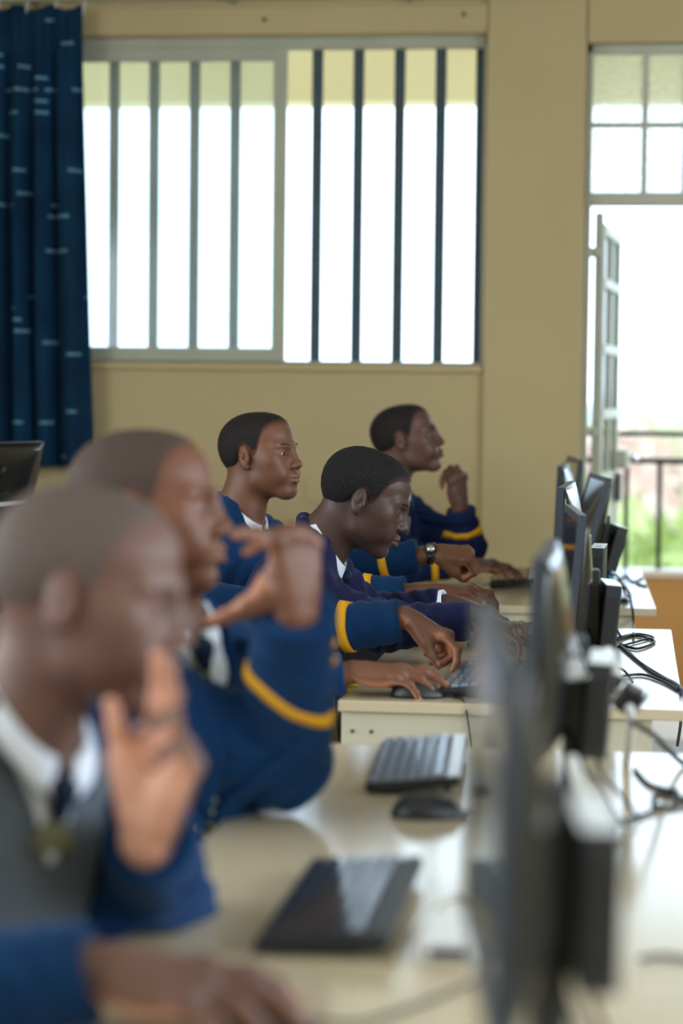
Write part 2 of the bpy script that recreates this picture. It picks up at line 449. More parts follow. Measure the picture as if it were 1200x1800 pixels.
M_GOLD = new_mat('brass_button', lin(214, 158, 66), .3, .5, .9)
M_YELLOW = fabric('yellow_braid', lin(236, 172, 36), lin(222, 156, 28), 700, .8, .1)
M_BLAZER = fabric('navy_blazer', lin(13, 52, 92), lin(9, 42, 80))
M_BLAZER_P = fabric('purple_navy_blazer', lin(34, 38, 76), lin(28, 31, 66))
M_BLAZER_D = fabric('dark_navy_blazer', lin(20, 34, 72), lin(16, 28, 62))
M_SHIRT = fabric('white_shirt', lin(238, 243, 255), lin(228, 234, 250), 600, .8, 0)
M_SWEATER = fabric('grey_sweater', lin(92, 98, 106), lin(80, 86, 94), 260, .95, .3)
M_TROUSER = fabric('grey_trousers', lin(60, 62, 68), lin(52, 54, 60))
M_SHOE = new_mat('black_leather', lin(20, 19, 19), .35)
def hair_mat(name, skin, c1, c2, spark=.6):
    m = noise_mat(name, c1, c2, 240, .65, .22, spark, 300, 3, dist=.005); b = m.node_tree.nodes['Principled BSDF']
    src = b.inputs['Base Color'].links[0].from_socket; at = N(m, 'ShaderNodeAttribute', attribute_name='tint')
    mx = N(m, 'ShaderNodeMix', data_type='RGBA'); mx.inputs[6].default_value = skin
    L(m, at.outputs['Fac'], mx.inputs[0]); L(m, src, mx.inputs[7]); L(m, mx.outputs[2], b.inputs['Base Color'])
    return m
HA1 = hair_mat('shaved_hair_a', lin(109, 77, 68), lin(98, 84, 80), lin(88, 75, 71), .4)
HA2 = hair_mat('shaved_hair_b', lin(111, 69, 50), lin(80, 64, 59), lin(70, 56, 51), .4)
HA3 = hair_mat('cropped_hair_c', lin(75, 52, 46), lin(36, 32, 33), lin(13, 12, 13), 1.0)
HA4 = hair_mat('cropped_hair_d', lin(110, 70, 50), lin(36, 30, 30), lin(24, 21, 21), .7)
HA5 = hair_mat('cropped_hair_e', lin(92, 62, 52), lin(40, 34, 34), lin(28, 24, 24), .7)
M_SCLERA = new_mat('eye_white', lin(150, 142, 136), .2, .5)
M_IRIS = new_mat('eye_iris', lin(26, 18, 14), .1, .6)
M_BROW = new_mat('eyebrow', lin(30, 24, 22), .8)
SK1 = skin_mat('skin_a', lin(116, 82, 72), lin(102, 72, 63), lin(212, 154, 130))
SK2 = skin_mat('skin_b', lin(118, 74, 54), lin(104, 64, 46), lin(182, 122, 92))
SK3 = skin_mat('skin_c', lin(80, 56, 50), lin(70, 48, 43), lin(170, 116, 92))
SK4 = skin_mat('skin_d', lin(116, 74, 54), lin(104, 65, 47), lin(180, 122, 92))
SK5 = skin_mat('skin_e', lin(98, 66, 56), lin(86, 57, 48), lin(172, 116, 90))
M_WATCH = new_mat('watch_black', lin(22, 24, 26), .35)
M_CHAIRD = new_mat('chair_plastic_dark', lin(44, 46, 50), .5)
M_CHAIRY = noise_mat('chair_plastic_yellow', lin(214, 190, 32), lin(200, 174, 24), 4, .45)
M_CHAIRC = noise_mat('chair_plastic_cream', lin(196, 184, 158), lin(186, 174, 148), 4, .5)
M_STEEL = new_mat('painted_steel', lin(70, 72, 76), .45, .5, .3)
def glass_mat(name, rough, bumpy=False, tint=(.9, .95, .94, 1)):
    m = bpy.data.materials.new(name); m.use_nodes = True; nt = m.node_tree; nt.nodes.remove(nt.nodes['Principled BSDF'])
    out = nt.nodes['Material Output']; tr = N(m, 'ShaderNodeBsdfTransparent'); tr.inputs[0].default_value = tint
    gl = N(m, 'ShaderNodeBsdfGlossy'); gl.inputs['Roughness'].default_value = .08
    df = N(m, 'ShaderNodeBsdfTranslucent'); df.inputs[0].default_value = (.95, .97, .97, 1)
    m1 = N(m, 'ShaderNodeMixShader'); m1.inputs[0].default_value = rough; L(m, tr.outputs[0], m1.inputs[1]); L(m, df.outputs[0], m1.inputs[2])
    m2 = N(m, 'ShaderNodeMixShader'); fr = N(m, 'ShaderNodeFresnel'); fr.inputs[0].default_value = 1.45
    L(m, fr.outputs[0], m2.inputs[0]); L(m, m1.outputs[0], m2.inputs[1]); L(m, gl.outputs[0], m2.inputs[2])
    L(m, m2.outputs[0], out.inputs[0])
    if bumpy:
        tc = N(m, 'ShaderNodeTexCoord'); n = N(m, 'ShaderNodeTexNoise'); n.inputs['Scale'].default_value = 26; L(m, tc.outputs['Object'], n.inputs['Vector'])
        r = N(m, 'ShaderNodeMapRange'); r.inputs[3].default_value = .05; r.inputs[4].default_value = .5; L(m, n.outputs['Fac'], r.inputs[0]); L(m, r.outputs[0], m1.inputs[0])
    return m
M_GLASS = glass_mat('window_glass', .10)
M_GLASSR = glass_mat('rain_glass', .3, True, (.97, .99, 1, 1))
# curtain: navy cloth with woven pale dashes
M_CURT = fabric('curtain_cloth', lin(12, 52, 80), lin(8, 40, 68), 300, .85, .2)
def curtain_dashes(m):
    b = m.node_tree.nodes['Principled BSDF']; src = b.inputs['Base Color'].links[0].from_socket
    uv = N(m, 'ShaderNodeUVMap'); sp = N(m, 'ShaderNodeSeparateXYZ'); L(m, uv.outputs[0], sp.inputs[0])
    def mth(op, a, bb):
        n = N(m, 'ShaderNodeMath', operation=op)
        for i, q in enumerate((a, bb)):
            if isinstance(q, (int, float)): n.inputs[i].default_value = q
            elif q is not None: L(m, q, n.inputs[i])
        return n.outputs[0]
    rows = mth('MULTIPLY', sp.outputs[1], 40); row = mth('FLOOR', rows, None)
    wn = N(m, 'ShaderNodeTexWhiteNoise', noise_dimensions='1D'); L(m, row, wn.inputs['W'])
    cols = mth('ADD', mth('MULTIPLY', sp.outputs[0], 11), mth('MULTIPLY', wn.outputs[0], 7.3))
    cell = mth('FLOOR', cols, None)
    cb = N(m, 'ShaderNodeCombineXYZ'); L(m, cell, cb.inputs[0]); L(m, row, cb.inputs[1])
    w2 = N(m, 'ShaderNodeTexWhiteNoise', noise_dimensions='2D'); L(m, cb.outputs[0], w2.inputs[0])
    on = mth('GREATER_THAN', w2.outputs[0], .86)
    thin = mth('LESS_THAN', mth('FRACT', rows, None), .27)
    ln = mth('LESS_THAN', mth('FRACT', cols, None), .68)
    k = mth('MULTIPLY', mth('MULTIPLY', on, thin), mth('MULTIPLY', ln, .6))
    mx = N(m, 'ShaderNodeMix', data_type='RGBA'); mx.inputs[7].default_value = lin(120, 170, 196)
    L(m, k, mx.inputs[0]); L(m, src, mx.inputs[6]); L(m, mx.outputs[2], b.inputs['Base Color'])
curtain_dashes(M_CURT)
# striped tie
M_TIE = fabric('striped_tie', lin(24, 40, 66), lin(20, 34, 58), 500, .6, .1)
def tie_stripes(m, c):
    b = m.node_tree.nodes['Principled BSDF']; src = b.inputs['Base Color'].links[0].from_socket
    uv = N(m, 'ShaderNodeUVMap'); w = N(m, 'ShaderNodeTexWave', wave_type='BANDS', bands_direction='DIAGONAL'); w.inputs['Scale'].default_value = 2.4
    L(m, uv.outputs[0], w.inputs['Vector']); r = N(m, 'ShaderNodeMath', operation='GREATER_THAN'); r.inputs[1].default_value = .72
    L(m, w.outputs['Fac'], r.inputs[0]); mx = N(m, 'ShaderNodeMix', data_type='RGBA'); mx.inputs[7].default_value = c
    L(m, r.outputs[0], mx.inputs[0]); L(m, src, mx.inputs[6]); L(m, mx.outputs[2], b.inputs['Base Color'])
tie_stripes(M_TIE, lin(186, 182, 120))
# ---------------------------------------------------------------- the room
YW = 9.0                                     # inner face of the back wall
XL, XR, YF, ZC = -4.2, 2.9, -2.2, 3.12
wx = lambda u, v=600: atY(u, v, YW).x
wz = lambda v, u=600: atY(u, v, YW).z
TH = .22
floor = struct(box('floor', (XL, YF, -.1), (XR, YW+TH, 0), M_FLOOR, bev=0))
ceil_ = struct(box('ceiling', (XL, YF, ZC), (XR, YW+TH, ZC+.12), M_CEIL, bev=0))
WZ0, WZ1 = wz(640), wz(62)                   # window sill / head
WX0, WX1 = -2.95, wx(848)                    # window sides
DZ1 = wz(74, 1100); DX0 = wx(1029, 300); DX1 = DX0+1.15
struct(boxes('wall_back', [((XL, YW, 0), (WX0, YW+TH, ZC)), ((WX0, YW, 0), (WX1, YW+TH, WZ0)), ((WX0, YW, WZ1), (WX1, YW+TH, ZC)),
       ((WX1, YW, 0), (DX0, YW+TH, ZC)), ((DX0, YW, DZ1), (DX1, YW+TH, ZC)), ((DX1, YW, 0), (XR, YW+TH, ZC))], M_WALL))
struct(box('trim_1', (WX1+.006, YW-.035, 0), (DX0-.004, YW+.01, ZC), M_WALL, bev=.006), 'shallow cream pillar between the window and the door')
struct(box('trim_2', (XL, YW-.025, wz(60)), (WX1+.004, YW+.01, wz(11)), M_WALL, bev=.004), 'cream beam over the window')
struct(box('trim_3', (DX0-.002, YW-.02, wz(76, 1100)), (XR, YW+.01, ZC), M_WALL, bev=.004), 'cream lintel over the door')
struct(box('trim_4', (WX0, YW-.02, WZ0-.03), (WX1+.004, YW+TH, WZ0), M_WALL, bev=.006), 'rounded plaster sill under the window')
# side walls with window openings, and the wall behind the camera
def side_wall(name, x0, x1, wins, z0, z1):
    L_ = [((x0, YF, 0), (x1, YW+TH, z0)), ((x0, YF, z1), (x1, YW+TH, ZC))]; y = YF
    for a, b in wins: L_.append(((x0, y, z0), (x1, a, z1))); y = b
    L_.append(((x0, y, z0), (x1, YW+TH, z1)))
    return struct(boxes(name, L_, M_WALL_SIDE))
side_wall('wall_right', XR, XR+.2, [(-1.7, .4), (.9, 3.0), (3.5, 5.6)], 1.2, 2.7)
side_wall('wall_left', XL-.2, XL, [(-1.7, .3), (.8, 2.8), (3.3, 5.1)], 1.2, 2.7)
struct(box('wall_front', (XL, YF-.2, 0), (XR, YF, ZC), M_WALL_SIDE, bev=0))
# sliding window
def part(name, lo, hi, mat, parent, bev=.004):
    base = parent.location
    return box(name, Vector(lo)-base, Vector(hi)-base, mat, parent, bev)
w = bpy.data.objects.new('window_1', None); COL.objects.link(w); struct(w, 'wide sliding window with burglar bars in the cream back wall'); w.location = (WX0, YW, WZ0)
xm0, xm1 = wx(475), wx(498)
fz0, fz1 = WZ0, WZ1
part('frame_rail', (WX0, YW+.03, fz1-.045), (WX1, YW+.10, fz1), M_FRAME, w)
part('frame_rail', (WX0, YW+.03, fz0), (WX1, YW+.10, fz0+.012), M_FRAME, w)
part('frame_jamb', (WX1-.012, YW+.03, fz0), (WX1, YW+.10, fz1), M_FRAME, w)
part('frame_jamb', (WX0, YW+.03, fz0), (WX0+.04, YW+.10, fz1), M_FRAME, w)
sz0, sz1 = wz(613), wz(104)
sash = part('sash_stile', (xm0, YW+.018, fz0+.006), (xm1, YW+.052, fz1-.04), M_FRAME, w)
part('sash_stile', (WX0+.03, YW+.018, fz0+.006), (WX0+.08, YW+.052, fz1-.04), M_FRAME, w)
part('sash_rail', (WX0+.03, YW+.02, fz0+.006), (xm0+.004, YW+.05, sz0), M_FRAME, w)
part('sash_rail', (WX0+.03, YW+.02, sz1), (xm0+.004, YW+.05, fz1-.04), M_FRAME, w)
part('pane', (WX0+.07, YW+.032, sz0-.01), (xm0+.006, YW+.037, sz1+.01), M_GLASS, w, 0)
for u in (129, 60, 200, 270, 341, 412, 556, 628, 700, 772, 843):
    x = atY(u, 360, YW+.15).x
    part('burglar_bar', (x-.022, YW+.145, WZ0-.01), (x+.022, YW+.157, WZ1+.01), M_BAR, w, .003)
part('bar_rail', (WX0, YW+.140, WZ0+.0), (WX1, YW+.162, WZ0+.012), M_BAR, w, .002)
# door: frame, transom, open leaf
d = bpy.data.objects.new('door_1', None); COL.objects.link(d); struct(d, 'open glazed metal door with four-pane transom'); d.location = (DX0, YW, 0)
tz0, tz1 = wz(359, 1100), wz(90, 1100)
part('frame_jamb', (DX0, YW+.05, 0), (DX0+.022, YW+.12, DZ1), M_DOORP, d)
part('frame_jamb', (DX1-.03, YW+.05, 0), (DX1, YW+.12, DZ1), M_DOORP, d)
part('frame_head', (DX0, YW+.05, DZ1-.035), (DX1, YW+.12, DZ1), M_DOORP, d)
part('transom_bar', (DX0, YW+.045, tz0), (DX1, YW+.125, tz0+.05), M_DOORP, d)
ux = [wx(1034), wx(1126), wx(1198), wx(1290), wx(1380), wx(1470)]
tzm = wz(216, 1100)
for x in ux[1:-1]:
    if x < DX1-.05: part('transom_mullion', (x-.012, YW+.06, tz0+.04), (x+.012, YW+.10, DZ1-.02), M_DOORP, d)
part('transom_muntin', (DX0+.01, YW+.062, tzm-.01), (DX1-.01, YW+.098, tzm+.01), M_DOORP, d)
xs = [DX0+.02]+[x for x in ux[1:] if x < DX1-.05]+[DX1-.03]
for a, b in zip(xs[:-1], xs[1:]):
    for z0, z1 in ((tz0+.045, tzm), (tzm, DZ1-.03)):
        part('transom_pane', (a, YW+.078, z0), (b, YW+.083, z1), M_GLASSR, d, 0)
# door leaf opened outwards
hx = wx(1050); leaf_top = wz(385, 1050); leafY0 = YW+.20; LW = .80
LM = Matrix.Translation((hx, leafY0, 0)) @ Matrix.Rotation(-math.radians(4.6), 4, 'Z')     # local y runs along the leaf, x = thickness
def leaf(name, lo, hi, mat=None, bev=.004): return box(name, lo, hi, mat or M_DOORP, d, bev, Matrix.Translation(-d.location) @ LM)
part('hinge_post', (hx-.02, YW+.15, 0), (hx+.014, YW+.19, wz(368, 1050)), M_DOORP, d)
leaf('leaf_stile', (-.018, 0, .02), (.018, .05, leaf_top)); leaf('leaf_stile', (-.018, LW-.06, .02), (.018, LW, leaf_top))
zb = [.02, .60, 1.04, 1.30, 1.565, 1.83, leaf_top-.03]
for z in zb: leaf('leaf_rail', (-.017, .04, z-.014), (.022, LW-.05, z+.026))
leaf('leaf_panel', (-.010, .03, .03), (.008, LW-.03, 1.04), None, 0)
for a_, b_ in zip(zb[2:-1], zb[3:]):
    leaf('leaf_mullion', (-.012, LW/2-.014, a_), (.016, LW/2+.014, b_))
    for y0, y1 in ((.05, LW/2-.012), (LW/2+.012, LW-.06)): leaf('leaf_pane', (-.002, y0, a_+.024), (.003, y1, b_-.012), M_GLASS, 0)
for v in (440, 760, 892):
    z = wz(v, 1040); part('hinge', (DX0+.004, YW+.10, z-.018), (hx, YW+.17, z+.018), M_DOORP, d, .006)
leaf('lock_case', (.018, LW-.22, 1.07), (.075, LW-.06, 1.15), None, .008)
leaf('lock_keep', (.018, LW-.20, .93), (.045, LW-.10, 1.05), M_STEEL, .004)
hp_ = [LM @ Vector(q)-d.location for q in ((.07, LW-.12, 1.12), (.105, LW-.12, 1.12), (.11, LW-.20, 1.11))]
tube('handle', hp_, .009, M_CHROME, d)
# corridor outside: floor slab, parapet, railing, roof beam
YP = 10.85
struct(box('floor_corridor', (-9, YW+TH, -.1), (7, YP+.25, 0), M_LEDGE, bev=0), 'concrete floor of the open corridor outside')
struct(box('ceiling_corridor', (-9, YW+TH, 3.35), (7, YP+.35, 3.47), M_CREAM_OUT, bev=0), 'underside of the corridor roof')
zpl = atY(1100, 1002, YP).z
struct(box('wall_parapet', (-9, YP, 0), (7, YP+.18, zpl-.03), M_ORANGE, bev=.004), 'low orange parapet wall of the corridor')
struct(box('trim_5', (-9, YP-.02, zpl-.03), (7, YP+.20, zpl), M_LEDGE, bev=.006), 'pale plaster ledge on top of the parapet')
zbm = atY(600, 183, YP+.1).z
struct(box('trim_6', (-9, YP+.02, zbm), (7, YP+.25, 3.36), M_CREAM_OUT, bev=.006), 'cream roof beam along the outside of the corridor')
r = thing('railing', 'dark metal balcony railing on the parapet outside the door', 'railing', (0, YP+.08, zpl))
def rp(name, lo, hi): return box(name, Vector(lo)-r.location, Vector(hi)-r.location, M_RAIL, r, .003)
zt_, z2_ = atY(1150, 763, YP).z, atY(1150, 811, YP).z
rp('top_rail', (-2.5, YP+.065, zt_-.012), (3.5, YP+.095, zt_+.012)); rp('lower_rail', (-2.5, YP+.065, z2_-.014), (3.5, YP+.095, z2_+.014))
xa, xb = atY(1100, 900, YP+.08).x, atY(1158, 900, YP+.08).x
for k in range(-12, 18): rp('baluster', (xa+(xb-xa)*k-.012, YP+.068, zpl), (xa+(xb-xa)*k+.012, YP+.092, z2_))
for k in (-12, -1, 10): rp('post', (xa+(xb-xa)*k-.018, YP+.062, zpl), (xa+(xb-xa)*k+.018, YP+.098, zt_))
# small fixtures on the back wall
tag(box('junction_box_cover', Vector((wx(537, 880), YW-.008, wz(884))), Vector((wx(574, 880), YW, wz(842))), M_WALL, bev=.003), 'cream painted square junction box cover low on the back wall', 'box cover')
for u, v in ((465, 35), (815, 25)):
    p = atY(u, v, YW-.025); o = lathe('wall_plug', [(.009, 0), (.009, .006), (.004, .010)], M_SCREW, seg=10, M=Matrix.Translation(p) @ Matrix.Rotation(math.pi/2, 4, 'X'))
    tag(o, 'small dark wall plug in the beam, ' + ('nearer the curtain' if u < 600 else 'nearer the pillar'), 'wall plug')
# curtain and its track
def curtain():
    root = thing('curtain', 'navy curtain with pale woven dashes hanging left of the window', 'curtain', (-2.6, YW-.14, 0))
    nx, nz = 150, 60; V = []; Fc = []; UV = []
    zt, zb_ = wz(18), wz(826)
    for j in range(nz+1):
        t = j/nz; z = zt+(zb_-zt)*t
        xr = wx(168+22*t, 400)-.03; xl = -3.15
        for i in range(nx+1):
            s = i/nx; x = xl+(xr-xl)*s
            amp = .012+.030*min(1, t*2.2)
            ph = s*58+.9*math.sin(s*9)+.5*math.sin(t*3+s*7)
            y = amp*math.sin(ph)+.008*math.sin(2.3*ph+t*4)+.006*math.sin(31*s+7*t)
            if t < .09: y = .008*math.sin(s*190)+.004*math.sin(s*83); 
            z2 = z+(.012*math.sin(s*45) if j == 0 else 0)
            V.append((x+.006*math.sin(ph+1), y, z2)); UV.append((s*1.6, t))
    V = [(a+2.6, b, c) for a, b, c in V]
    for j in range(nz):
        for i in range(nx):
            a = j*(nx+1)+i; Fc.append((a, a+1, a+nx+2, a+nx+1))
    o = mesh_obj('cloth', V, Fc, M_CURT, root)
    uvl = o.data.uv_layers.new(name='UVMap')
    li = np.zeros(len(o.data.loops), np.int32); o.data.loops.foreach_get('vertex_index', li)
    uvl.data.foreach_set('uv', np.array(UV, np.float32)[li].ravel())
    sm = o.modifiers.new('thickness', 'SOLIDIFY'); sm.thickness = .003
    for k in range(9):
        x = -3.1+.115*k+2.6
        tube('hook', [(x, .01, zt-.03), (x+.004, -.005, zt), (x+.01, .0, zt+.03)], .003, M_WHITEPL, root, seg=6)
curtain()
tr = thing('curtain_track', 'grey curtain track along the top of the window wall', 'curtain track', (0, YW, wz(7)))
box('rail', (XL+.02, -.16, 0), (WX1+.3, -.12, .022), M_FRAME, tr, .004)
for x_ in (-3.6, -2.4, -1.6, -.9): box('bracket', (x_-.012, -.14, .004), (x_+.012, 0, .018), M_FRAME, tr, .002)
# ---------------------------------------------------------------- landscape beyond the corridor (an upper floor looking over a garden)
M_GROUND = noise_mat('dry_grass_ground', lin(176, 164, 130), lin(130, 146, 92), .25, .9, .1)
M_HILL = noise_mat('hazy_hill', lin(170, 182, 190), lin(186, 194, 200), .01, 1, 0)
LEAFM = [noise_mat('leaf_'+n, a, b, 3, .7, .2) for n, a, b in (('green', lin(164, 182, 108), lin(186, 196, 132)), ('orange', lin(228, 142, 98), lin(234, 176, 128)),
         ('pale', lin(222, 212, 188), lin(208, 202, 168)), ('pink', lin(232, 196, 182), lin(224, 208, 192)))]
M_TRUNK = noise_mat('bark', lin(120, 96, 76), lin(100, 80, 62), 8, .9, .1)
g = box('ground_outside', (-160, 13, -3.4), (160, 420, -3.2), M_GROUND, bev=0); struct(g, 'dry grassy ground below the balcony')
def hill():
    V = []; Fc = []; n = 60
    for i in range(n+1):
        x = -260+520*i/n; hgt = 3.2+2.2*math.sin(i*.35)+1.4*math.sin(i*.9+1)+.6*math.sin(i*2.3)
        for y, z in ((400, -3.5), (420, hgt*.6-2), (440, hgt-3.2), (520, -3.5)): V.append((x, y, z))
    for i in range(n):
        for k in range(3): a = i*4+k; Fc.append((a, a+4, a+5, a+1))
    o = mesh_obj('hill_ridge', V, Fc, M_HILL); struct(o, 'hazy grey-blue ridge on the horizon')
hill()
def leafy(name, x, y, z0, rad, hgt, mat, label, seed):
    root = thing(name, label, 'bush' if name == 'bush' else 'tree', (x, y, z0), 0, 'garden plants beyond the balcony')
    rn = random.Random(seed); V = []; Fc = []
    for k in range(420):
        a, b = rn.uniform(0, 2*math.pi), math.acos(rn.uniform(-1, 1)); q = rn.uniform(.55, 1.0)
        c = Vector((rad*q*math.sin(b)*math.cos(a), rad*q*math.sin(b)*math.sin(a), hgt-rad*.8+rad*.8*q*math.cos(b)))
        R = Euler((rn.uniform(0, 6), rn.uniform(0, 6), rn.uniform(0, 6))).to_matrix(); s = rad*rn.uniform(.10, .2)
        i = len(V)
        for p in ((-s, 0, 0), (0, -s*.45, s*.12), (s, 0, 0), (0, s*.45, s*.12)): V.append(c+R @ Vector(p))
        Fc += [(i, i+1, i+2), (i, i+2, i+3)]
    f = mesh_obj('foliage', V, Fc, mat, root, False); f['kind'] = 'stuff'
    tube('trunk', [(0, 0, 0), (.05*rad, 0, hgt*.4), (-.03*rad, .02, hgt*.8)], [rad*.09]*13, M_TRUNK, root, seg=7)
plants = [(-.4, 17, 1.5, 3.0, 2, 'bush'), (1.9, 18.5, 1.2, 3.3, 0, 'bush'), (-1.9, 21, 1.4, 3.7, 1, 'bush'), (.7, 24, 1.7, 3.6, 0, 'bush'), (3.6, 22, 1.5, 3.4, 0, 'bush'),
          (-2.6, 26, 1.9, 4.1, 0, 'bush'), (2.6, 29, 1.8, 4.0, 2, 'bush'), (-.8, 33, 2.0, 4.2, 3, 'bush'), (4.2, 37, 2.2, 4.1, 1, 'bush'), (1.0, 46, 2.6, 4.3, 2, 'bush'), (-3.5, 52, 3.0, 4.3, 1, 'bush'), (4.5, 60, 3.4, 4.5, 3, 'bush')]
cn = ['green leafy', 'orange flowering', 'pale dry', 'pinkish flowering']
dist = ['nearest the railing', 'just past the railing', 'left of the door leaf', 'in the middle of the garden', 'right of the door gap', 'far left of the garden', 'behind the nearest shrubs', 'halfway to the ridge', 'right, halfway to the ridge', 'well beyond the garden', 'far left below the ridge', 'farthest, below the ridge']
for k, (x, y, rad, hgt, mi, nm) in enumerate(plants):
    leafy(nm, x, y, -3.2, rad, hgt, LEAFM[mi], cn[mi]+' shrub out of focus, '+dist[k], 40+k)
# ---------------------------------------------------------------- desks
ZD = .74
def desk(label, x0, y0, x1, y1, rz=0, screws=True):
    root = thing('computer_desk', label, 'desk', (x1, y0, 0), rz, 'cream computer desks in a row')
    W, D = x1-x0, y1-y0                                  # local: x in [-W, 0], y in [0, D]
    box('desk_top', (-W, 0, ZD-.024), (0, D, ZD), M_DESK, root, .0025)
    for y in (.012, D-.034):
        p = box('end_panel', (-W+.006, y, 0), (-.065, y+.022, ZD-.0245), M_DESKSIDE, root, .0015)
        if screws and y < .1:
            for x in (-W+.030, -W+.070):
                lathe('screw_cap', [(.0045, 0), (.0045, .002), (.002, .003)], M_SCREW, p, 10, Matrix.Translation((x, y, ZD-.066)) @ Matrix.Rotation(math.pi/2, 4, 'X'))
    box('modesty_panel', (-.14, .034, .25), (-.122, D-.034, ZD-.0245), M_DESKSIDE, root, .0015)
    box('apron_rail', (-W+.03, .034, ZD-.085), (-W+.048, D-.034, ZD-.0245), M_DESKSIDE, root, .0015)
    return root
DX_L, DX_R = -.605, .115
desk('cream desk nearest the camera carrying the closest monitor', DX_L, .95, DX_R, 2.528)
desk('cream desk with a silver-edged keyboard and black mouse in the foreground', DX_L, 2.535, DX_R, 4.14)
desk('cream desk in the middle of the row with two screw caps on its end panel', DX_L, 4.72, DX_R, 6.34)
desk('cream desk farthest along the row, beside the open door', -.64, 6.95, .08, 8.55, math.radians(1.6), False)
desk('cream desk of the other row behind the two nearest people', -2.35, 5.4, -1.63, 7.0, 0, False)

# ---------------------------------------------------------------- monitors
def monitor(label, near, far, ztop, tilt=3, W=.46, Hh=.305, base_z=ZD, digit=None, pc=True, logo=False, strip_h=0):
    n, f_ = Vector(near), Vector(far); c = (n+f_)/2; dv = (f_-n).normalized()
    rz = math.atan2(-dv.x, dv.y)
    # the stand is vertical: local -x = screen side, +x = back
    root = thing('monitor', label, 'monitor', (c.x, c.y, base_z), rz, 'desktop monitors')
    zt = ztop-base_z; zc = zt-Hh/2
    T = Matrix.Translation((0, 0, zc)) @ Matrix.Rotation(math.radians(tilt), 4, 'Y')
    # front frame as a ring of four bars with a rounded edge
    bz = .016
    bm = bmesh.new()
    for lo, hi in (((0, -W/2, Hh/2-bz), (.017, W/2, Hh/2)), ((0, -W/2, -Hh/2), (.017, W/2, -Hh/2+bz*1.3)), ((0, -W/2, -Hh/2+bz*1.3), (.017, -W/2+bz, Hh/2-bz)), ((0, W/2-bz, -Hh/2+bz*1.3), (.017, W/2, Hh/2-bz))):
        bm_box(bm, lo, hi)
    bmesh.ops.transform(bm, matrix=T, verts=bm.verts[:]); bm_obj('bezel', bm, M_BEZEL, root)
    box('screen', (.003, -W/2+bz-.001, -Hh/2+bz*1.3-.001), (.008, W/2-bz+.001, Hh/2-bz+.001), M_SCREEN, root, 0, T)
    if strip_h: box('emissive_strip', (.0022, -W/2+bz, Hh/2-bz-strip_h), (.0034, W/2-bz, Hh/2-bz), M_EMITSTRIP, root, 0, T)  # emissive strip added along the top of the screen for a pale band
    # bulging back shell
    ny, nz = 16, 16; V = []; Fc = []
    for j in range(nz+1):
        t = -1+2*j/nz
        for i in range(ny+1):
            s = -1+2*i/ny
            b = (1-abs(s)**3.0)*(1-max(0, (t+.35)/1.35)**1.8 if t > -.35 else 1-(abs(t+.35)/.65)**4)
            x = .017+.010*(1-max(abs(s), abs(t))**8)+.034*max(0, b)
            V.append(T @ Vector((x, s*(W/2-.002), t*(Hh/2-.002))))
    for j in range(nz):
        for i in range(ny): a = j*(ny+1)+i; Fc.append((a, a+1, a+ny+2, a+ny+1))
    rim = [i for i in range(ny+1)]+[j*(ny+1)+ny for j in range(1, nz+1)]+[nz*(ny+1)+i for i in range(ny-1, -1, -1)]+[j*(ny+1) for j in range(nz-1, 0, -1)]
    Fc.append(tuple(rim[::-1]))
    sh = mesh_obj('back_shell', V, Fc, M_SHELL, root, True)
    if logo:
        lathe('logo_badge', [(.012, 0), (.012, .002)], M_BLACK, sh, 16, T @ Matrix.Translation((.055, 0, Hh*.27)) @ Matrix.Rotation(math.pi/2, 4, 'Y') @ Matrix.Scale(1.6, 4, (1, 0, 0)))
    # stand
    col = box('stand_column', (.046, -.035, .010), (.078, .035, zc+.02), M_BLACK, root, .004)
    box('stand_neck', (.03, -.045, zc-.045), (.050, .045, zc+.045), M_BLACK, root, .004, Matrix.Identity(4))
    box('stand_base', (-.035, -.11, 0), (.130, .11, .014), M_BLACKG, root, .006)
    if pc:
        P = Matrix.Translation((.078, 0, zc-.062)) @ Matrix.Rotation(math.radians(tilt), 4, 'Y')
        q = box('mini_pc', (.002, -.09, -.085), (.038, .09, .055), M_PC, root, .003, P)
        box('front_grille', (.008, -.0915, -.07), (.032, -.089, .03), M_BLACK, q, 0, P)
        st = box('sticker', (.0025, -.0885, .0548), (.0375, .0885, .0558), M_STICKER, q, 0, P)
        if digit:
            cu = bpy.data.curves.new('digit', 'FONT'); cu.body = digit; cu.size = .034; cu.align_x = 'CENTER'; cu.align_y = 'CENTER'
            to = bpy.data.objects.new('digit', cu); COL.objects.link(to); dg = bpy.context.evaluated_depsgraph_get()
            me = bpy.data.meshes.new_from_object(to.evaluated_get(dg)); bpy.data.objects.remove(to)
            me.transform(P @ Matrix.Translation((.021, -.045, .0563)) @ Matrix.Rotation(0, 4, 'Z')); me.materials.append(M_INK)
            link(bpy.data.objects.new('sticker_print', me), q)
        tube('pc_cable', [P @ Vector((.02, .06, -.083)), P @ Vector((.03, .07, -.13)), (.14, .08, .03), (.16, .05, .006)], .003, M_CABLE, q, 6)
    tube('video_cable', [(.05, -.03, zc-.10), (.075, -.07, zc-.16), (.10, -.06, .08), (.13, -.02, .02), (.15, .02, .006)], .0035, M_CABLE, root, 6)
    return root
monitor('nearest monitor, large and strongly blurred, its glossy screen seen at a slant', (-.100, 1.74), (-.154, 2.21), 1.185, 1, strip_h=.075)
monitor('second nearest monitor, curved glossy back, on the desk with the silver-edged keyboard', (-.143, 3.17), (-.139, 3.62), 1.160, 3)
monitor('third monitor from the camera, screen mirroring the wall, near end of the middle desk', (-.124, 4.82), (-.166, 5.27), 1.135, 5)
monitor('fourth monitor from the camera, far end of the middle desk, pale glossy back', (-.190, 5.76), (-.173, 6.22), 1.152, 1, digit='8')
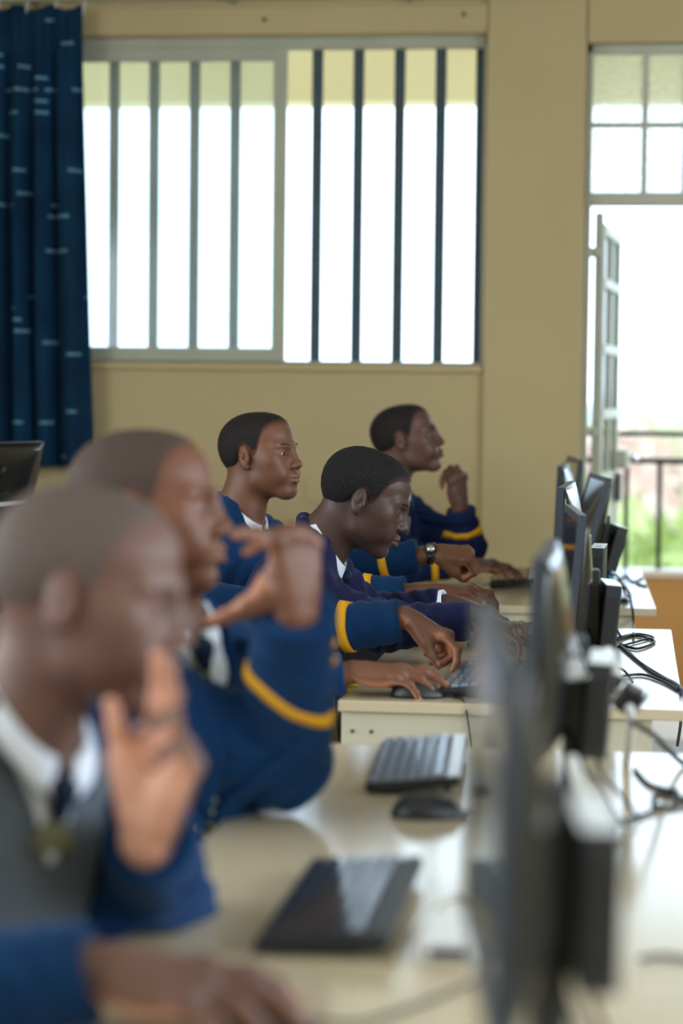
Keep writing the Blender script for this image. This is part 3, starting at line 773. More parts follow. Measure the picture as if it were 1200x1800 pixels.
monitor('monitor tilted far back, stickered mini PC behind it, near end of farthest desk', (-.118, 7.00), (-.176, 7.43), 1.140, 15, digit='2')
monitor('monitor with a pale back left of the tilted one, middle of the farthest desk', (-.250, 7.52), (-.240, 7.97), 1.150, 2)
monitor('farthest monitor, a sliver at the wall end of the farthest desk', (-.205, 8.02), (-.256, 8.46), 1.160, 6)
monitor('monitor of the other row at the left edge, seen from behind under the curtain', (-1.97, 6.25), (-1.80, 6.68), 1.235, 14, W=.46, Hh=.34, logo=True)

# ---------------------------------------------------------------- keyboards and mice
KEYMESH = {}
def keyboard(label, cx, cy, rz, tilt=4, keymat=M_KEY, edge=None, W=.155, D=.45, z=ZD+.003, solo=True):
    """long side along y (near-far), the typist on -x"""
    root = thing('keyboard', label, 'keyboard', (cx, cy, z), rz, 'keyboards on the desks')
    T = Matrix.Rotation(-math.radians(tilt), 4, 'Y')
    T = Matrix.Translation((0, 0, math.tan(math.radians(tilt))*W/2)) @ T
    box('case', (-W/2, -D/2, 0), (W/2, D/2, .016), M_BLACK, root, .006, T, 3)
    if edge: box('edge_strip', (W/2-.022, -D/2+.004, .0155), (W/2-.001, D/2-.004, .0185), edge, root, .001, T)
    for yy in (-D*.4, D*.4): box('foot', (W/2-.03, yy-.012, -math.tan(math.radians(tilt))*W+.004), (W/2-.018, yy+.012, .002), M_BLACK, root, 0, T)
    rows = 6; pitch = (W-.036)/rows; lst = []
    for r_ in range(rows):
        x = -W/2+.008+pitch*(r_+.5)
        if r_ == 0: wid = [1.3, 1.2, 1.2, 5.2, 1.2, 1.2, 1.3, None, 1, 1, 1, None, 2.1, 1]
        elif r_ in (1, 3): wid = [2, ]+[1]*10+[2, None, 1 if r_ == 1 else 1, 1, 1, None, 1, 1, 1, 1]
        else: wid = [1.2]+[1]*11+[1.2, None, 1, 1, 1, None, 1, 1, 1, 1]
        tot = sum(.35 if w_ is None else w_ for w_ in wid); un = (D-.02)/tot; y = D/2-.01
        for w_ in wid:
            if w_ is None: y -= .35*un; continue
            lst.append((x, y-w_*un/2, pitch*.86, w_*un-.0022)); y -= w_*un
    if solo:
        for x, y, a, b in lst:
            k = (round(a, 4), round(b, 4), keymat.name)
            if k not in KEYMESH:
                bm = bmesh.new(); vv = bm_box(bm, (-a/2, -b/2, 0), (a/2, b/2, .007))
                for v in vv:
                    if v.co.z > .003: v.co.x *= .84; v.co.y *= 1-.0022/b
                me = bpy.data.meshes.new('key'); bm.to_mesh(me); bm.free(); me.materials.append(keymat); KEYMESH[k] = me
            o = link(bpy.data.objects.new('key', KEYMESH[k]), root); o.matrix_local = T @ Matrix.Translation((x, y, .0155))
    else:
        bm = bmesh.new()
        for x, y, a, b in lst: bm_box(bm, (x-a/2, y-b/2, .0155), (x+a/2, y+b/2, .022), T)
        o = bm_obj('keys', bm, keymat, root); o['kind'] = 'stuff'
    return root
keyboard('black keyboard in front of the nearest person, beside the mouse hand', -.344, 2.775, math.radians(0), 4, M_KEY, M_BLACK)
keyboard('keyboard with a shining silver edge on the desk by the bent elbow', -.352, 3.84, math.radians(3), 5.5, M_KEYGLARE, M_SILVER)
keyboard('keyboard under the pointing hand on the middle desk', -.318, 5.03, math.radians(-2), 5, M_KEYGLARE, M_BLACK)
keyboard('keyboard before the person with the wristwatch, far part of the middle desk', -.330, 5.95, 0, 4, M_KEY, None, solo=False)
keyboard('keyboard at the dark hand on the farthest desk', -.395, 7.78, math.radians(2), 6, M_KEY, M_SILVER, solo=False)
def mouse(label, cx, cy, rz, z=ZD, cable=None):
    root = thing('computer_mouse', label, 'mouse', (cx, cy, z), rz, 'computer mice')
    V = []; Fc = []; nu, nv = 20, 10                       # long axis = x
    for j in range(nv+1):
        a = math.pi/2*j/nv
        for i in range(nu):
            t = 2*math.pi*i/nu; rr = math.cos(a)**.75
            x = .058*rr*math.cos(t); y = (.031-.004*math.cos(t))*rr*math.sin(t)
            zz = .037*math.sin(a)*(1-.22*(x/.058)-.20*(x/.058)**2)
            V.append((x, y, zz+.001))
    for j in range(nv):
        for i in range(nu): i2 = (i+1) % nu; Fc.append((j*nu+i, j*nu+i2, (j+1)*nu+i2, (j+1)*nu+i))
    Fc.append(tuple(range(nu))[::-1])
    mesh_obj('shell', V, Fc, M_BLACK, root)
    lathe('scroll_wheel', [(.006, -.003), (.0085, -.002), (.0085, .002), (.006, .003)], M_BLACKG, root, 12, Matrix.Translation((.034, 0, .021)) @ Matrix.Rotation(math.pi/2, 4, 'X'))
    box('button_seam', (.006, -.0008, .026), (.052, .0008, .0262), M_BLACKG, root, 0)
    if cable: tube('cord', cable, .0022, M_CABLE, root, 6)
    return root
mouse('black mouse standing free in front of the silver-edged keyboard', -.300, 3.44, math.radians(8), cable=[(.055, 0, .01), (.09, .01, .003), (.13, .05, .003), (.20, .06, .003)])
mouse('black mouse under the hand of the nearest person', -.365, 2.26, math.radians(4), cable=[(.055, 0, .01), (.10, .02, .003), (.16, .10, .003), (.22, .2, .003)])
mouse('black mouse under a hand at the near edge of the middle desk', -.445, 4.80, math.radians(2), cable=[(.055, 0, .01), (.08, -.01, .003), (.10, -.055, .002), (.11, -.095, -.03), (.12, -.1, -.10)])
# ---------------------------------------------------------------- people
def set_attr(o, name, vals):
    a = o.data.attributes.new(name, 'FLOAT', 'POINT'); a.data.foreach_set('value', np.asarray(vals, np.float32))
def join(parts):
    V = []; Q = []; T = []; n = 0
    for v, q, t in parts: V.append(v); Q.append(q+n); T.append(t); n += len(v)
    return np.concatenate(V), np.concatenate(Q), np.concatenate(T)
def person(label, head, hyaw, hpitch, hroll, neck, hip, cyaw, arms, skin, hair, blazer, lid=.35, jaw=1.0, lips=1.0, nose=1.0, hscale=1.0, res=.0024,
           open_top=.050, open_bot=-.30, inner=None, collar_z=0.0, tie=True, pocket=False, cres=.006, hair_thick=.0, hair_high=0.0, head_vis=True, lapel=True, cflare=1.0):
    """head: centre; hyaw: 0 = looking along +x, + = away from the camera; hpitch + = up; cyaw: chest heading"""
    head, neck, hip = Vector(head), Vector(neck), Vector(hip)
    base = Vector((hip.x, hip.y, 0)); root = thing('person', label, 'person', base)
    B = np.array(base)
    def pm(name, V, F, mat, parent=root, smooth=True): return mesh_obj(name, np.asarray(V, float)-B, F, mat, parent, smooth)
    hy, hp = math.radians(hyaw), math.radians(hpitch)
    fwd = Vector((math.cos(hy)*math.cos(hp), math.sin(hy)*math.cos(hp), math.sin(hp))); upv = Vector((-math.cos(hy)*math.sin(hp), -math.sin(hy)*math.sin(hp), math.cos(hp)))
    upv = Matrix.Rotation(math.radians(hroll), 3, fwd) @ upv
    MH = frame(head, fwd, upv) @ Matrix.Scale(hscale, 4)
    cy = math.radians(cyaw); up = (neck-hip).normalized(); CM = frame(neck, (math.cos(cy), math.sin(cy), 0), up)
    # force z along the spine
    front = Vector((math.cos(cy), math.sin(cy), 0)); front = (front-up*front.dot(up)).normalized(); lat = front.cross(up)
    CM = Matrix((lat, front, up)).transposed().to_4x4(); CM.translation = neck
    Lsp = (neck-hip).length
    # --- head and neck
    parts = []
    lo = np.minimum(head, neck)-Vector((.145, .145, .10)); hi = np.maximum(head, neck)+Vector((.145, .145, .15))
    lo = np.array(lo); hi = np.array(hi); lo[2] = min(head.z-.15, neck.z-.06)
    F = Field(lo, hi, res)
    head_field(F, MH, jaw, lips, lid, nose)
    nk = MH @ Vector((0, -.030, -.035))
    F.cap(nk, CM @ Vector((0, .004, -.02)), .053*hscale, .060, k=.030)
    F.cap(nk, CM @ Vector((0, -.02, .03)), .046*hscale, .055, k=.030)
    if head_vis:
        V, Q = F.mesh(); lv = (np.c_[V, np.ones(len(V))]@npm(MH.inverted()).T)[:, :3]
        lipm = 1-sstep(.8, 1.25, np.sqrt((lv[:, 0]/.025)**2+((lv[:, 2]+.0595)/.0155)**2)); lipm *= (lv[:, 1] > .085)
        parts.append((V, Q, lipm*.13))
        # hair: a shell that rises out of the scalp above the hairline
        x, y, z = F.pts((slice(None),)*3, npm(MH.inverted()))
        zz = z-hair_line(y)-hair_high*sstep(-.02, .06, y)
        th = np.interp(zz, [-.04, -.006, 0, .012, .032], [-.016, -.003, 0, .0014+hair_thick*.4, .0026+hair_thick])
        th = th+.0016*(np.sin(x*610+3*np.sin(z*300))*np.sin(y*570+2*np.sin(x*410))*np.sin(z*640+2))*sstep(.0, .02, zz)*(1 if hair_thick > .003 else .4 if hair_thick > 0 else .1)
        F2 = Field(lo, hi, res); F2.F = np.maximum(F.base-th, -(zz+.03)).astype(f32)*1
        V, Q = F2.mesh(); ho = pm('hair', V, Q, hair); lv = (np.c_[V, np.ones(len(V))]@npm(MH.inverted()).T)[:, :3]
        set_attr(ho, 'tint', sstep(-.002, .024, lv[:, 2]-hair_line(lv[:, 1])-hair_high*sstep(-.02, .06, lv[:, 1])))
        for s in (-1, 1):                                    # eyes and brows
            c = MH @ Vector((s*.0315, .0770, .0085)); R = .0128*hscale; V = []; Fc = []; mi = []
            ax = (MH.to_3x3() @ Vector((s*.10, 1, -.05-.12*(lid < .2)))).normalized(); a1 = ax.orthogonal().normalized(); b1 = ax.cross(a1)
            for j in range(9):
                an = math.pi*j/8*.62+.001
                for i in range(14):
                    p = 2*math.pi*i/14; V.append(c+R*(ax*math.cos(an)+(a1*math.cos(p)+b1*math.sin(p))*math.sin(an)))
            for j in range(8):
                for i in range(14): i2 = (i+1) % 14; Fc.append((j*14+i, j*14+i2, (j+1)*14+i2, (j+1)*14+i)); mi.append(1 if j < 2 else 0)
            Fc.append(tuple(range(14))[::-1]); mi.append(1)
            o = pm('eye', V, Fc, [M_SCLERA, M_IRIS]); o.data.polygons.foreach_set('material_index', mi)
            pts = [MH @ Vector(q) for q in ((s*.014, .0985, .030), (s*.028, .0960, .0340), (s*.042, .0860, .0330), (s*.050, .0770, .0285))]
            Vb, Fb = tube_geo(smooth_path(pts, 4), [.0015]+[.0036]*8+[.0026]*3+[.001], 8, .55); pm('eyebrow', Vb, Fb, M_BROW)
    # --- torso under the clothes, clothes
    inner_mat = inner or M_SHIRT
    lo = np.minimum.reduce([np.array(neck), np.array(hip)]+[np.array(p) for a in arms for p in (a['elbow'], a['wrist'])])-np.array((.26, .26, .16))
    hi = np.maximum.reduce([np.array(neck), np.array(hip)]+[np.array(p) for a in arms for p in (a['elbow'], a['wrist'])])+np.array((.26, .26, .10))
    lo[2] = max(lo[2], hip.z-.10)
    def torso(G, e):
        G.ell((0, .012, -.205), (.158+e, .103+e, .185+e), M=CM, k=.03)
        G.cap((0, .010, -.30), (0, .012, -Lsp+.04), .150+e, .150+e, M=CM, k=.06, flat=((0, 1, 0), .72))
        G.cap((-.128, -.008, -.085), (.128, -.008, -.085), .056+e, .056+e, M=CM, k=.05)
        for s in (-1, 1): G.cap((s*.03, -.022, .005), (s*.125, -.012, -.060), .040+e, .046+e, M=CM, k=.04)
        G.ell((0, -.035, -.14), (.13+e, .07+e, .13+e), M=CM, k=.05)
    tlo = np.array(CM @ Vector((0, 0, -Lsp/2)))-np.array((.34, .34, Lsp/2+.12)); thi = np.array(CM @ Vector((0, 0, -Lsp/2)))+np.array((.34, .34, Lsp/2+.12))
    GI = Field(tlo, thi, .007); torso(GI, 0)
    V, Q = GI.mesh(); pm('sweater' if inner else 'shirt', V, Q, inner_mat)
    G = Field(lo, hi, cres); torso(G, .013)
    # front opening
    x, y, z = G.pts((slice(None),)*3, npm(CM.inverted()))
    wv = open_top*np.clip((z-open_bot)/(-.02-open_bot), 0, 1.6)
    reg = np.maximum(np.abs(x)-wv, -(y-.012)); reg = np.maximum(reg, open_bot-z)
    G.F = np.maximum(G.F, -reg).astype(f32)
    # collar roll round the back of the neck
    cr = [(-.072, .045, -.055), (-.074, .005, -.012), (-.060, -.045, .022), (-.022, -.074, .036), (.022, -.074, .036), (.060, -.045, .022), (.074, .005, -.012), (.072, .045, -.055)]
    for p, q in zip(cr[:-1], cr[1:]): G.cap(p, q, .015, .015, M=CM, k=.012)
    bl = None; rings = []
    fold = np.random.RandomState(int(abs(head.x*1000+head.y*77)) % 1000)
    for a in arms:
        s = a['side']; sh = CM @ Vector((s*.168, .0+a.get('shf', .0), -.088+a.get('shz', 0))); el = Vector(a['elbow']); wr = Vector(a['wrist'])
        dr = (wr-el).normalized(); cuff = wr-dr*a.get('cuff', .01)
        G.cap(sh, el, a.get('ur', .070), a.get('er', .058), k=.045)
        G.cap(el, cuff+dr*.05, a.get('er', .058), a.get('cr', .045), k=.030, cut=(cuff, dr))
        a['_'] = (sh, el, cuff, dr)
    # cloth folds round the elbows, shoulders and waist
    x, y, z = G.pts((slice(None),)*3)
    disp = 0
    for a in arms:
        sh, el, cuff, dr = a['_']
        for (c, d0, amp, rad) in ((el, (el-sh).normalized(), .0050, .10), (el.lerp(cuff, .5), dr, .0028, .12), (sh, (el-sh).normalized(), .0040, .13)):
            w = np.exp(-((x-c.x)**2+(y-c.y)**2+(z-c.z)**2)/rad**2)
            q = (x-c.x)*d0.x+(y-c.y)*d0.y+(z-c.z)*d0.z
            sd = d0.orthogonal().normalized(); q2 = (x-c.x)*sd.x+(y-c.y)*sd.y+(z-c.z)*sd.z
            disp = disp+amp*w*np.sin(q*145+4.2*np.sin(q2*24+fold.rand()*6)+fold.rand()*6)
    disp = disp+.0022*np.sin(z*42+3*np.sin(x*14+fold.rand()*5)+2*np.sin(y*17))
    G.F = (G.F+disp).astype(f32)
    V, Q = G.mesh(); bl = pm('blazer', V, Q, blazer)
    for a in arms:
        sh, el, cuff, dr = a['_']
        if a.get('band', True):
            t0 = a.get('band_at', .075); wd = .022; n = 28; a1 = dr.orthogonal().normalized(); b1 = dr.cross(a1); V = []; Fc = []
            tiltv = Vector(a.get('band_tilt', (0, 0, 0)))
            for e, (tt, off) in enumerate(((t0, -.001), (t0, .0035), (t0+wd, .0035), (t0+wd, -.001))):
                for i in range(n):
                    p = 2*math.pi*i/n; d_ = a1*math.cos(p)+b1*math.sin(p); c0 = cuff-dr*(tt+tiltv.dot(d_))
                    rr = np.linspace(.02, .085, 66); S = np.array(c0)+rr[:, None]*np.array(d_); val = G.sample(S)
                    k = np.argmax(val > 0); k = k if val[k] > 0 else 40
                    V.append(np.array(c0+d_*float(rr[k]+off)))
            for e in range(3):
                for i in range(n): i2 = (i+1) % n; Fc.append((e*n+i, e*n+i2, (e+1)*n+i2, (e+1)*n+i))
            pm('sleeve_band', V, Fc, M_YELLOW, bl)
        for bp in a.get('buttons', []):
            p = Vector(bp); dd = (p-el)-dr*(p-el).dot(dr); dd.normalize(); ax0 = p-dd*((p-el)-dr*(p-el).dot(dr)).length
            rr = np.linspace(.015, .09, 90); val = G.sample(np.array(ax0)+rr[:, None]*np.array(dd)); k = np.argmax(val > 0)
            c0 = ax0+dd*float(rr[k]); Mb = dd.to_track_quat('Z', 'Y').to_matrix().to_4x4(); Mb.translation = c0-base
            lathe('cuff_button', [(.008, -.002), (.008, .002), (.006, .004), (.002, .005)], M_GOLD, bl, 14, Mb)
    # --- strips laid on the chest: lapels, shirt front, tie, pocket braid
    CMi = npm(CM)
    def lay(name, rows, field, off, mat, parent, thick=.003, uv=False):
        nu = 9; P = []
        for (xa, za), (xb, zb2) in rows:
            for i in range(nu+1): s = i/nu; P.append((xa+(xb-xa)*s, za+(zb2-za)*s))
        P = np.array(P); ys = np.linspace(.26, -.05, 156); yhit = np.full(len(P), np.nan); prev = None
        for yv in ys:
            S = np.c_[P[:, 0], np.full(len(P), yv), P[:, 1], np.ones(len(P))]@CMi.T; val = field.sample(S[:, :3])
            m = np.isnan(yhit) & (val < 0); yhit[m] = yv
        yhit = np.where(np.isnan(yhit), np.nanmean(yhit) if np.any(~np.isnan(yhit)) else .1, yhit)
        S = np.c_[P[:, 0], yhit+off, P[:, 1], np.ones(len(P))]@CMi.T; nr = len(rows); Fc = []
        for j in range(nr-1):
            for i in range(nu): a0 = j*(nu+1)+i; Fc.append((a0, a0+1, a0+nu+2, a0+nu+1))
        o = pm(name, S[:, :3], Fc, mat, parent)
        if uv:
            l = o.data.uv_layers.new(name='UVMap'); li = np.zeros(len(o.data.loops), np.int32); o.data.loops.foreach_get('vertex_index', li)
            l.data.foreach_set('uv', np.array([(i/nu*.6, j/nr*4) for j in range(nr) for i in range(nu+1)], np.float32)[li].ravel())
        md = o.modifiers.new('thickness', 'SOLIDIFY'); md.thickness = thick; md.offset = 0
        return o
    if head_vis or lapel:
        for s in (-1, 1):
            rows = []
            for k in range(13):
                t = k/12; z0 = -.035+(open_bot+.01+.035)*t
                xi = open_top*max(0, (z0-open_bot)/(-.02-open_bot))
                wd = np.interp(t, [0, .16, .20, .24, .55, 1], [.030, .046, .040, .066, .058, .006])
                rows.append(((s*(xi-.004), z0), (s*(xi+wd), z0+.012*(1-t))))
            lay('lapel', rows, G, .006, blazer, bl, .005)
        if tie:
            rows = [((-w_, z0), (w_, z0)) for z0, w_ in zip(np.linspace(-.050, -.10 if inner else max(open_bot-.03, -.42), 14), np.interp(np.arange(14), [0, 2, 3, 13], [.016, .013, .012, .036]))]
            tb = lay('tie', rows, GI, .008, M_TIE, root, .004, True)
        if inner is not None:                                  # shirt showing in the V of the sweater
            rows = [((-w_, z0), (w_, z0)) for z0, w_ in zip(np.linspace(-.0, -.115, 10), np.linspace(.056, .004, 10))]
            lay('shirt_front', rows, GI, .004, M_SHIRT, root, .003)
        for pz in ([pocket] if pocket else []):
            (xa, za), (xb, zb2) = pz; lay('pocket_braid', [((xa, za), (xb, zb2)), ((xa, za-.018), (xb, zb2-.018))], G, .004, M_YELLOW, bl, .003)
        # shirt collar
        V = []; Fc = []; n = 40
        prof = [(.000, -.012, 0), (.001, .016, 0), (-.001, .029, 0), (.003, .030, 0), (.009, .015, 1), (.012, .000, 1)]
        for i in range(n+1):
            th_ = math.radians(-168+336*i/n); fr = (1-math.cos(th_))/2                 # 0 = back, 1 = front
            for dr_, hz, fl in prof:
                rx, ry = .062+dr_*cflare, .064+dr_*cflare; zc_ = .030-.062*fr**1.3+hz*(1-.25*fr)-fl*.022*fr**6
                V.append(np.array(CM @ Vector((math.sin(th_)*rx, -math.cos(th_)*ry+.004, zc_+collar_z))))
        m_ = len(prof)
        for i in range(n):
            for k in range(m_-1): a0 = i*m_+k; Fc.append((a0, a0+m_, a0+m_+1, a0+1))
        o = pm('shirt_collar', V, Fc, M_SHIRT); md = o.modifiers.new('thickness', 'SOLIDIFY'); md.thickness = .003; md.offset = 0
        if tie:
            F3 = Field(np.array(CM @ Vector((0, .085, -.05)))-.05, np.array(CM @ Vector((0, .085, -.05)))+.05, .003)
            F3.cap((-.007, .082, -.034), (.007, .082, -.034), .014, .014, M=CM); F3.cap((0, .082, -.034), (0, .092, -.058), .016, .011, M=CM, k=.01)
            V, Q = F3.mesh(); o = pm('tie_knot', V, Q, M_TIE)
    # --- hands
    for a in arms:
        sh, el, cuff, dr = a['_']; hd = a['hand']
        M = frame(Vector(a['wrist']), hd['fwd'], hd['up']) @ Matrix.Scale(hd.get('scale', 1.0), 4)
        V, Q, t = make_hand(hd['pose'], M, a['side'] < 0, hd.get('res', .0024), .012)
        parts.append((V, Q, t))
        F4 = Field(np.minimum(np.array(a['wrist']), np.array(el))-.07, np.maximum(np.array(a['wrist']), np.array(el))+.07, .004)   # bare forearm
        F4.cap(el, Vector(a['wrist']), .042, .0275, k=0, flat=(M.to_3x3() @ Vector((0, 0, 1)), .85))
        V, Q = F4.mesh(); parts.append((V, Q, np.zeros(len(V))))
        if a.get('cuff_shirt', 0):
            tube_pts = [cuff-dr*.02-base, cuff+dr*a['cuff_shirt']-base]
            V, Fc = tube_geo([np.array(p) for p in tube_pts], .040, 20); mesh_obj('shirt_cuff', V, Fc[:-2], M_SHIRT if not inner else inner_mat, root).modifiers.new('thickness', 'SOLIDIFY').thickness = .003
        if a.get('watch'):
            c0 = Vector(a['wrist'])-dr*.018; n = 24; V = []; Fc = []; zn = (M.to_3x3() @ Vector((0, 0, 1))).normalized(); xn = dr.cross(zn).normalized()
            for tt in (-.010, .010):
                for rr in (.0, .003):
                    for i in range(n): p = 2*math.pi*i/n; V.append(np.array(c0+dr*tt+xn*math.cos(p)*(.033+rr)+zn*math.sin(p)*(.027+rr)))
            for (e0, e1) in ((0, 1), (1, 3), (3, 2), (2, 0)):
                for i in range(n): i2 = (i+1) % n; Fc.append((e0*n+i, e0*n+i2, e1*n+i2, e1*n+i))
            wt = pm('wristwatch', V, Fc, M_WATCH); wd_ = (M.to_3x3() @ Vector((.5, 0, .85))).normalized(); Mw = wd_.to_track_quat('Z', 'Y').to_matrix().to_4x4(); Mw.translation = c0+wd_*.029-base
            lathe('watch_case', [(.018, 0), (.018, .006), (.015, .008)], M_WATCH, wt, 20, Mw); lathe('watch_face', [(.013, .0079), (.013, .0085)], M_CHROME, wt, 20, Mw)
    GB = Field(lo, hi, .012); torso(GB, -.012)
    for a in arms:
        sh, el, cuff, dr = a['_']; GB.cap(sh, el, .048, .042, k=.02); GB.cap(el, Vector(a['wrist'])-dr*.02, .040, .024, k=.01)
    V, Q = GB.mesh(); parts.append((V, Q, np.zeros(len(V))))
    V, Q, T = join(parts); body = pm('body', V, Q, skin); set_attr(body, 'tint', T)
    # --- legs
    hf = Vector((1, 0, 0)); GL = Field(np.array(hip)-np.array((.25, .32, hip.z)), np.array(hip)+np.array((.66, .32, .16)), .012)
    for s in (-1, 1):
        hj = hip+Vector((.02, s*.085, -.03)); kn = hip+Vector((.42, s*.10, -.05)); an = Vector((kn.x-.02, kn.y, .10))
        GL.cap(hj, kn, .082, .066, k=.03); GL.cap(kn, an, .064, .050, k=.02)
        Gs = Field(np.array(an)-np.array((.12, .08, .12)), np.array(an)+np.array((.26, .08, .06)), .01)
        Gs.cap((an.x-.03, an.y, .045), (an.x+.15, an.y, .035), .042, .034, k=.02); Gs.cap((an.x-.03, an.y, .045), (an.x-.01, an.y, .10), .042, .04, k=.02)
        V, Q = Gs.mesh(); V[:, 2] = np.maximum(V[:, 2], .002); pm('shoe', V, Q, M_SHOE)
    GL.ell(hip, (.14, .17, .10), k=.04)
    V, Q = GL.mesh(); pm('trousers', V, Q, M_TROUSER)
    return root
def chair(label, x, y, mat, rz=0, back=True):
    root = thing('chair', label, 'chair', (x, y, 0), rz, 'chairs in the row')
    box('seat', (-.20, -.20, .405), (.20, .20, .43), mat, root, .01)
    V = []; Fc = []
    for j in range(9):
        for i in range(11):
            s = -1+2*i/10; t = j/8; V.append((-.215-.10*t-.025*(1-s*s)*1, s*.20*(1-.12*t*t), .52+.34*t))
    for j in range(8):
        for i in range(10): a0 = j*11+i; Fc.append((a0, a0+1, a0+12, a0+11))
    o = mesh_obj('backrest', V, Fc, mat, root); md = o.modifiers.new('thickness', 'SOLIDIFY'); md.thickness = .014
    for sx, sy in ((-1, -1), (-1, 1), (1, -1), (1, 1)):
        tube('leg', [(sx*.17, sy*.17, .41), (sx*.21, sy*.20, .0)], .012, M_STEEL, root, 8, 1)
    for sy in (-1, 1): tube('back_post', [(-.17, sy*.15, .41), (-.235, sy*.15, .55), (-.30, sy*.14, .80)], .011, M_STEEL, root, 8)
    return root
# ---------------------------------------------------------------- the six people (right arm side=+1 is the arm nearer the camera)
def hand(pose, fwd, up, scale=1.0, res=.0024): return dict(pose=POSE[pose] if isinstance(pose, str) else pose, fwd=fwd, up=up, scale=scale, res=res)
# nearest person: left hand over his mouth, right hand on a mouse
h = atY(158, 1048, 2.55)
person('person nearest the camera, grey sweater under a navy blazer, hand held to the mouth', h, -4, -12, 0, h+Vector((-.075, .01, -.165)), (-.86, 2.55, .52), -32,
    [dict(side=1, elbow=atY(-120, 1745, 2.20), wrist=atY(185, 1705, 2.21), cuff=.015, cr=.055, band=False, hand=hand('mouse', (1, .04, -.13), (.14, -.25, 1), 1.08)),
     dict(side=-1, elbow=atY(290, 1600, 2.76), wrist=atY(262, 1455, 2.46), cuff=.035, cr=.052, band=False, hand=hand('face', (.24, -.02, 1), (.50, .85, -.05), 1.08))],
    SK1, HA1, M_BLAZER, lid=.35, inner=M_SWEATER, open_top=.135, open_bot=-.80, res=.003, cres=.007, hscale=1.04, hair_high=.012, cflare=1.8, collar_z=.008)
# second person: bent right arm on the desk, fingers at his lips
h = atY(262, 899, 3.40)
person('second person from the camera, navy blazer, elbow on the desk, fingers at the lips', h, -3, 0, 0, h+Vector((.025, .02, -.165)), (-.745, 3.42, .52), -36,
    [dict(side=1, elbow=atY(498, 1340, 3.42), wrist=atY(522, 1062, 3.22), cuff=.012, cr=.060, er=.068, ur=.076, band_at=.155, band_tilt=(.035, .035, .0), buttons=[atY(600, 1135, 3.25), atY(600, 1166, 3.26)],
          hand=hand('lips', (-.10, .05, 1), (.72, -.68, .10), 1.08), shf=.05, shz=.0),
     dict(side=-1, elbow=Vector((-.90, 3.72, .74)), wrist=Vector((-.68, 3.60, .64)), cuff=.0, hand=hand('flat', (1, -.3, -.1), (0, 0, 1)))],
    SK2, HA2, M_BLAZER, lid=.6, res=.003, cres=.006, open_top=.080, cflare=1.5, hscale=1.04, pocket=((.09, -.40), (.155, -.395)), hair_high=.010)
# person hidden behind the second one: only his arms show
h = atY(272, 872, 4.95)
person('person mostly hidden behind the second, hand on a mouse, other hand pointing down', h, 0, -6, 0, h+Vector((-.06, .0, -.17)), (-1.10, 5.0, .52), -5,
    [dict(side=1, elbow=atY(470, 1205, 4.78), wrist=atY(632, 1180, 4.80), cuff=.035, cr=.043, hand=hand('mouse', (1, .05, -.04), (.06, -.15, 1), 1.0)),
     dict(side=-1, elbow=atY(548, 1108, 5.18), wrist=atY(722, 1088, 5.14), cuff=.022, cr=.049, band_at=.118, hand=hand('point', (.86, -.05, -.42), (.42, .18, .86), 1.0, .002))],
    SK4, HA4, M_BLAZER, res=.004)
# third person, in focus, head bowed
h = atY(643, 880, 5.50)
person('person in a purple-navy blazer with bowed head over the keyboard, in sharp focus', h, 0, -24, 0, h+Vector((-.105, .0, -.120)), (-1.02, 5.56, .52), 4,
    [dict(side=1, elbow=atY(668, 1100, 5.36), wrist=atY(840, 1092, 5.38), cuff=.02, cr=.043, band=False, hand=hand('keys', (1, 0, -.25), (.2, 0, 1)), shf=.04),
     dict(side=-1, elbow=atY(640, 1085, 5.74), wrist=atY(796, 1062, 5.70), cuff=.03, cr=.043, band=False, cuff_shirt=.01, hand=hand('keys', (1, 0, -.22), (.2, 0, 1)), shf=.04)],
    SK3, HA3, M_BLAZER_P, lid=.08, res=.002, hair_thick=.0035, cres=.005)
# fourth person, upright, wristwatch
h = atY(459, 803, 6.15)
person('upright person under the window wearing a wristwatch and a blazer with yellow cuff bands', h, -20, 2, 0, h+Vector((-.05, .0, -.165)), (-1.16, 6.18, .52), -18,
    [dict(side=1, elbow=atY(612, 1052, 5.98), wrist=atY(768, 1040, 5.98), cuff=.082, cr=.047, band_at=.088, hand=hand('keys', (1, .05, .05), (.05, -.15, 1), 1.0, .0022)),
     dict(side=-1, elbow=atY(610, 1000, 6.42), wrist=atY(768, 972, 6.40), cuff=.055, cr=.047, band_at=.085, watch=True, hand=hand('fist', (1, -.05, -.08), (.1, -.45, .9), 1.0, .0022))],
    SK4, HA4, M_BLAZER, lid=.75, res=.002, hair_thick=.002, cres=.005)
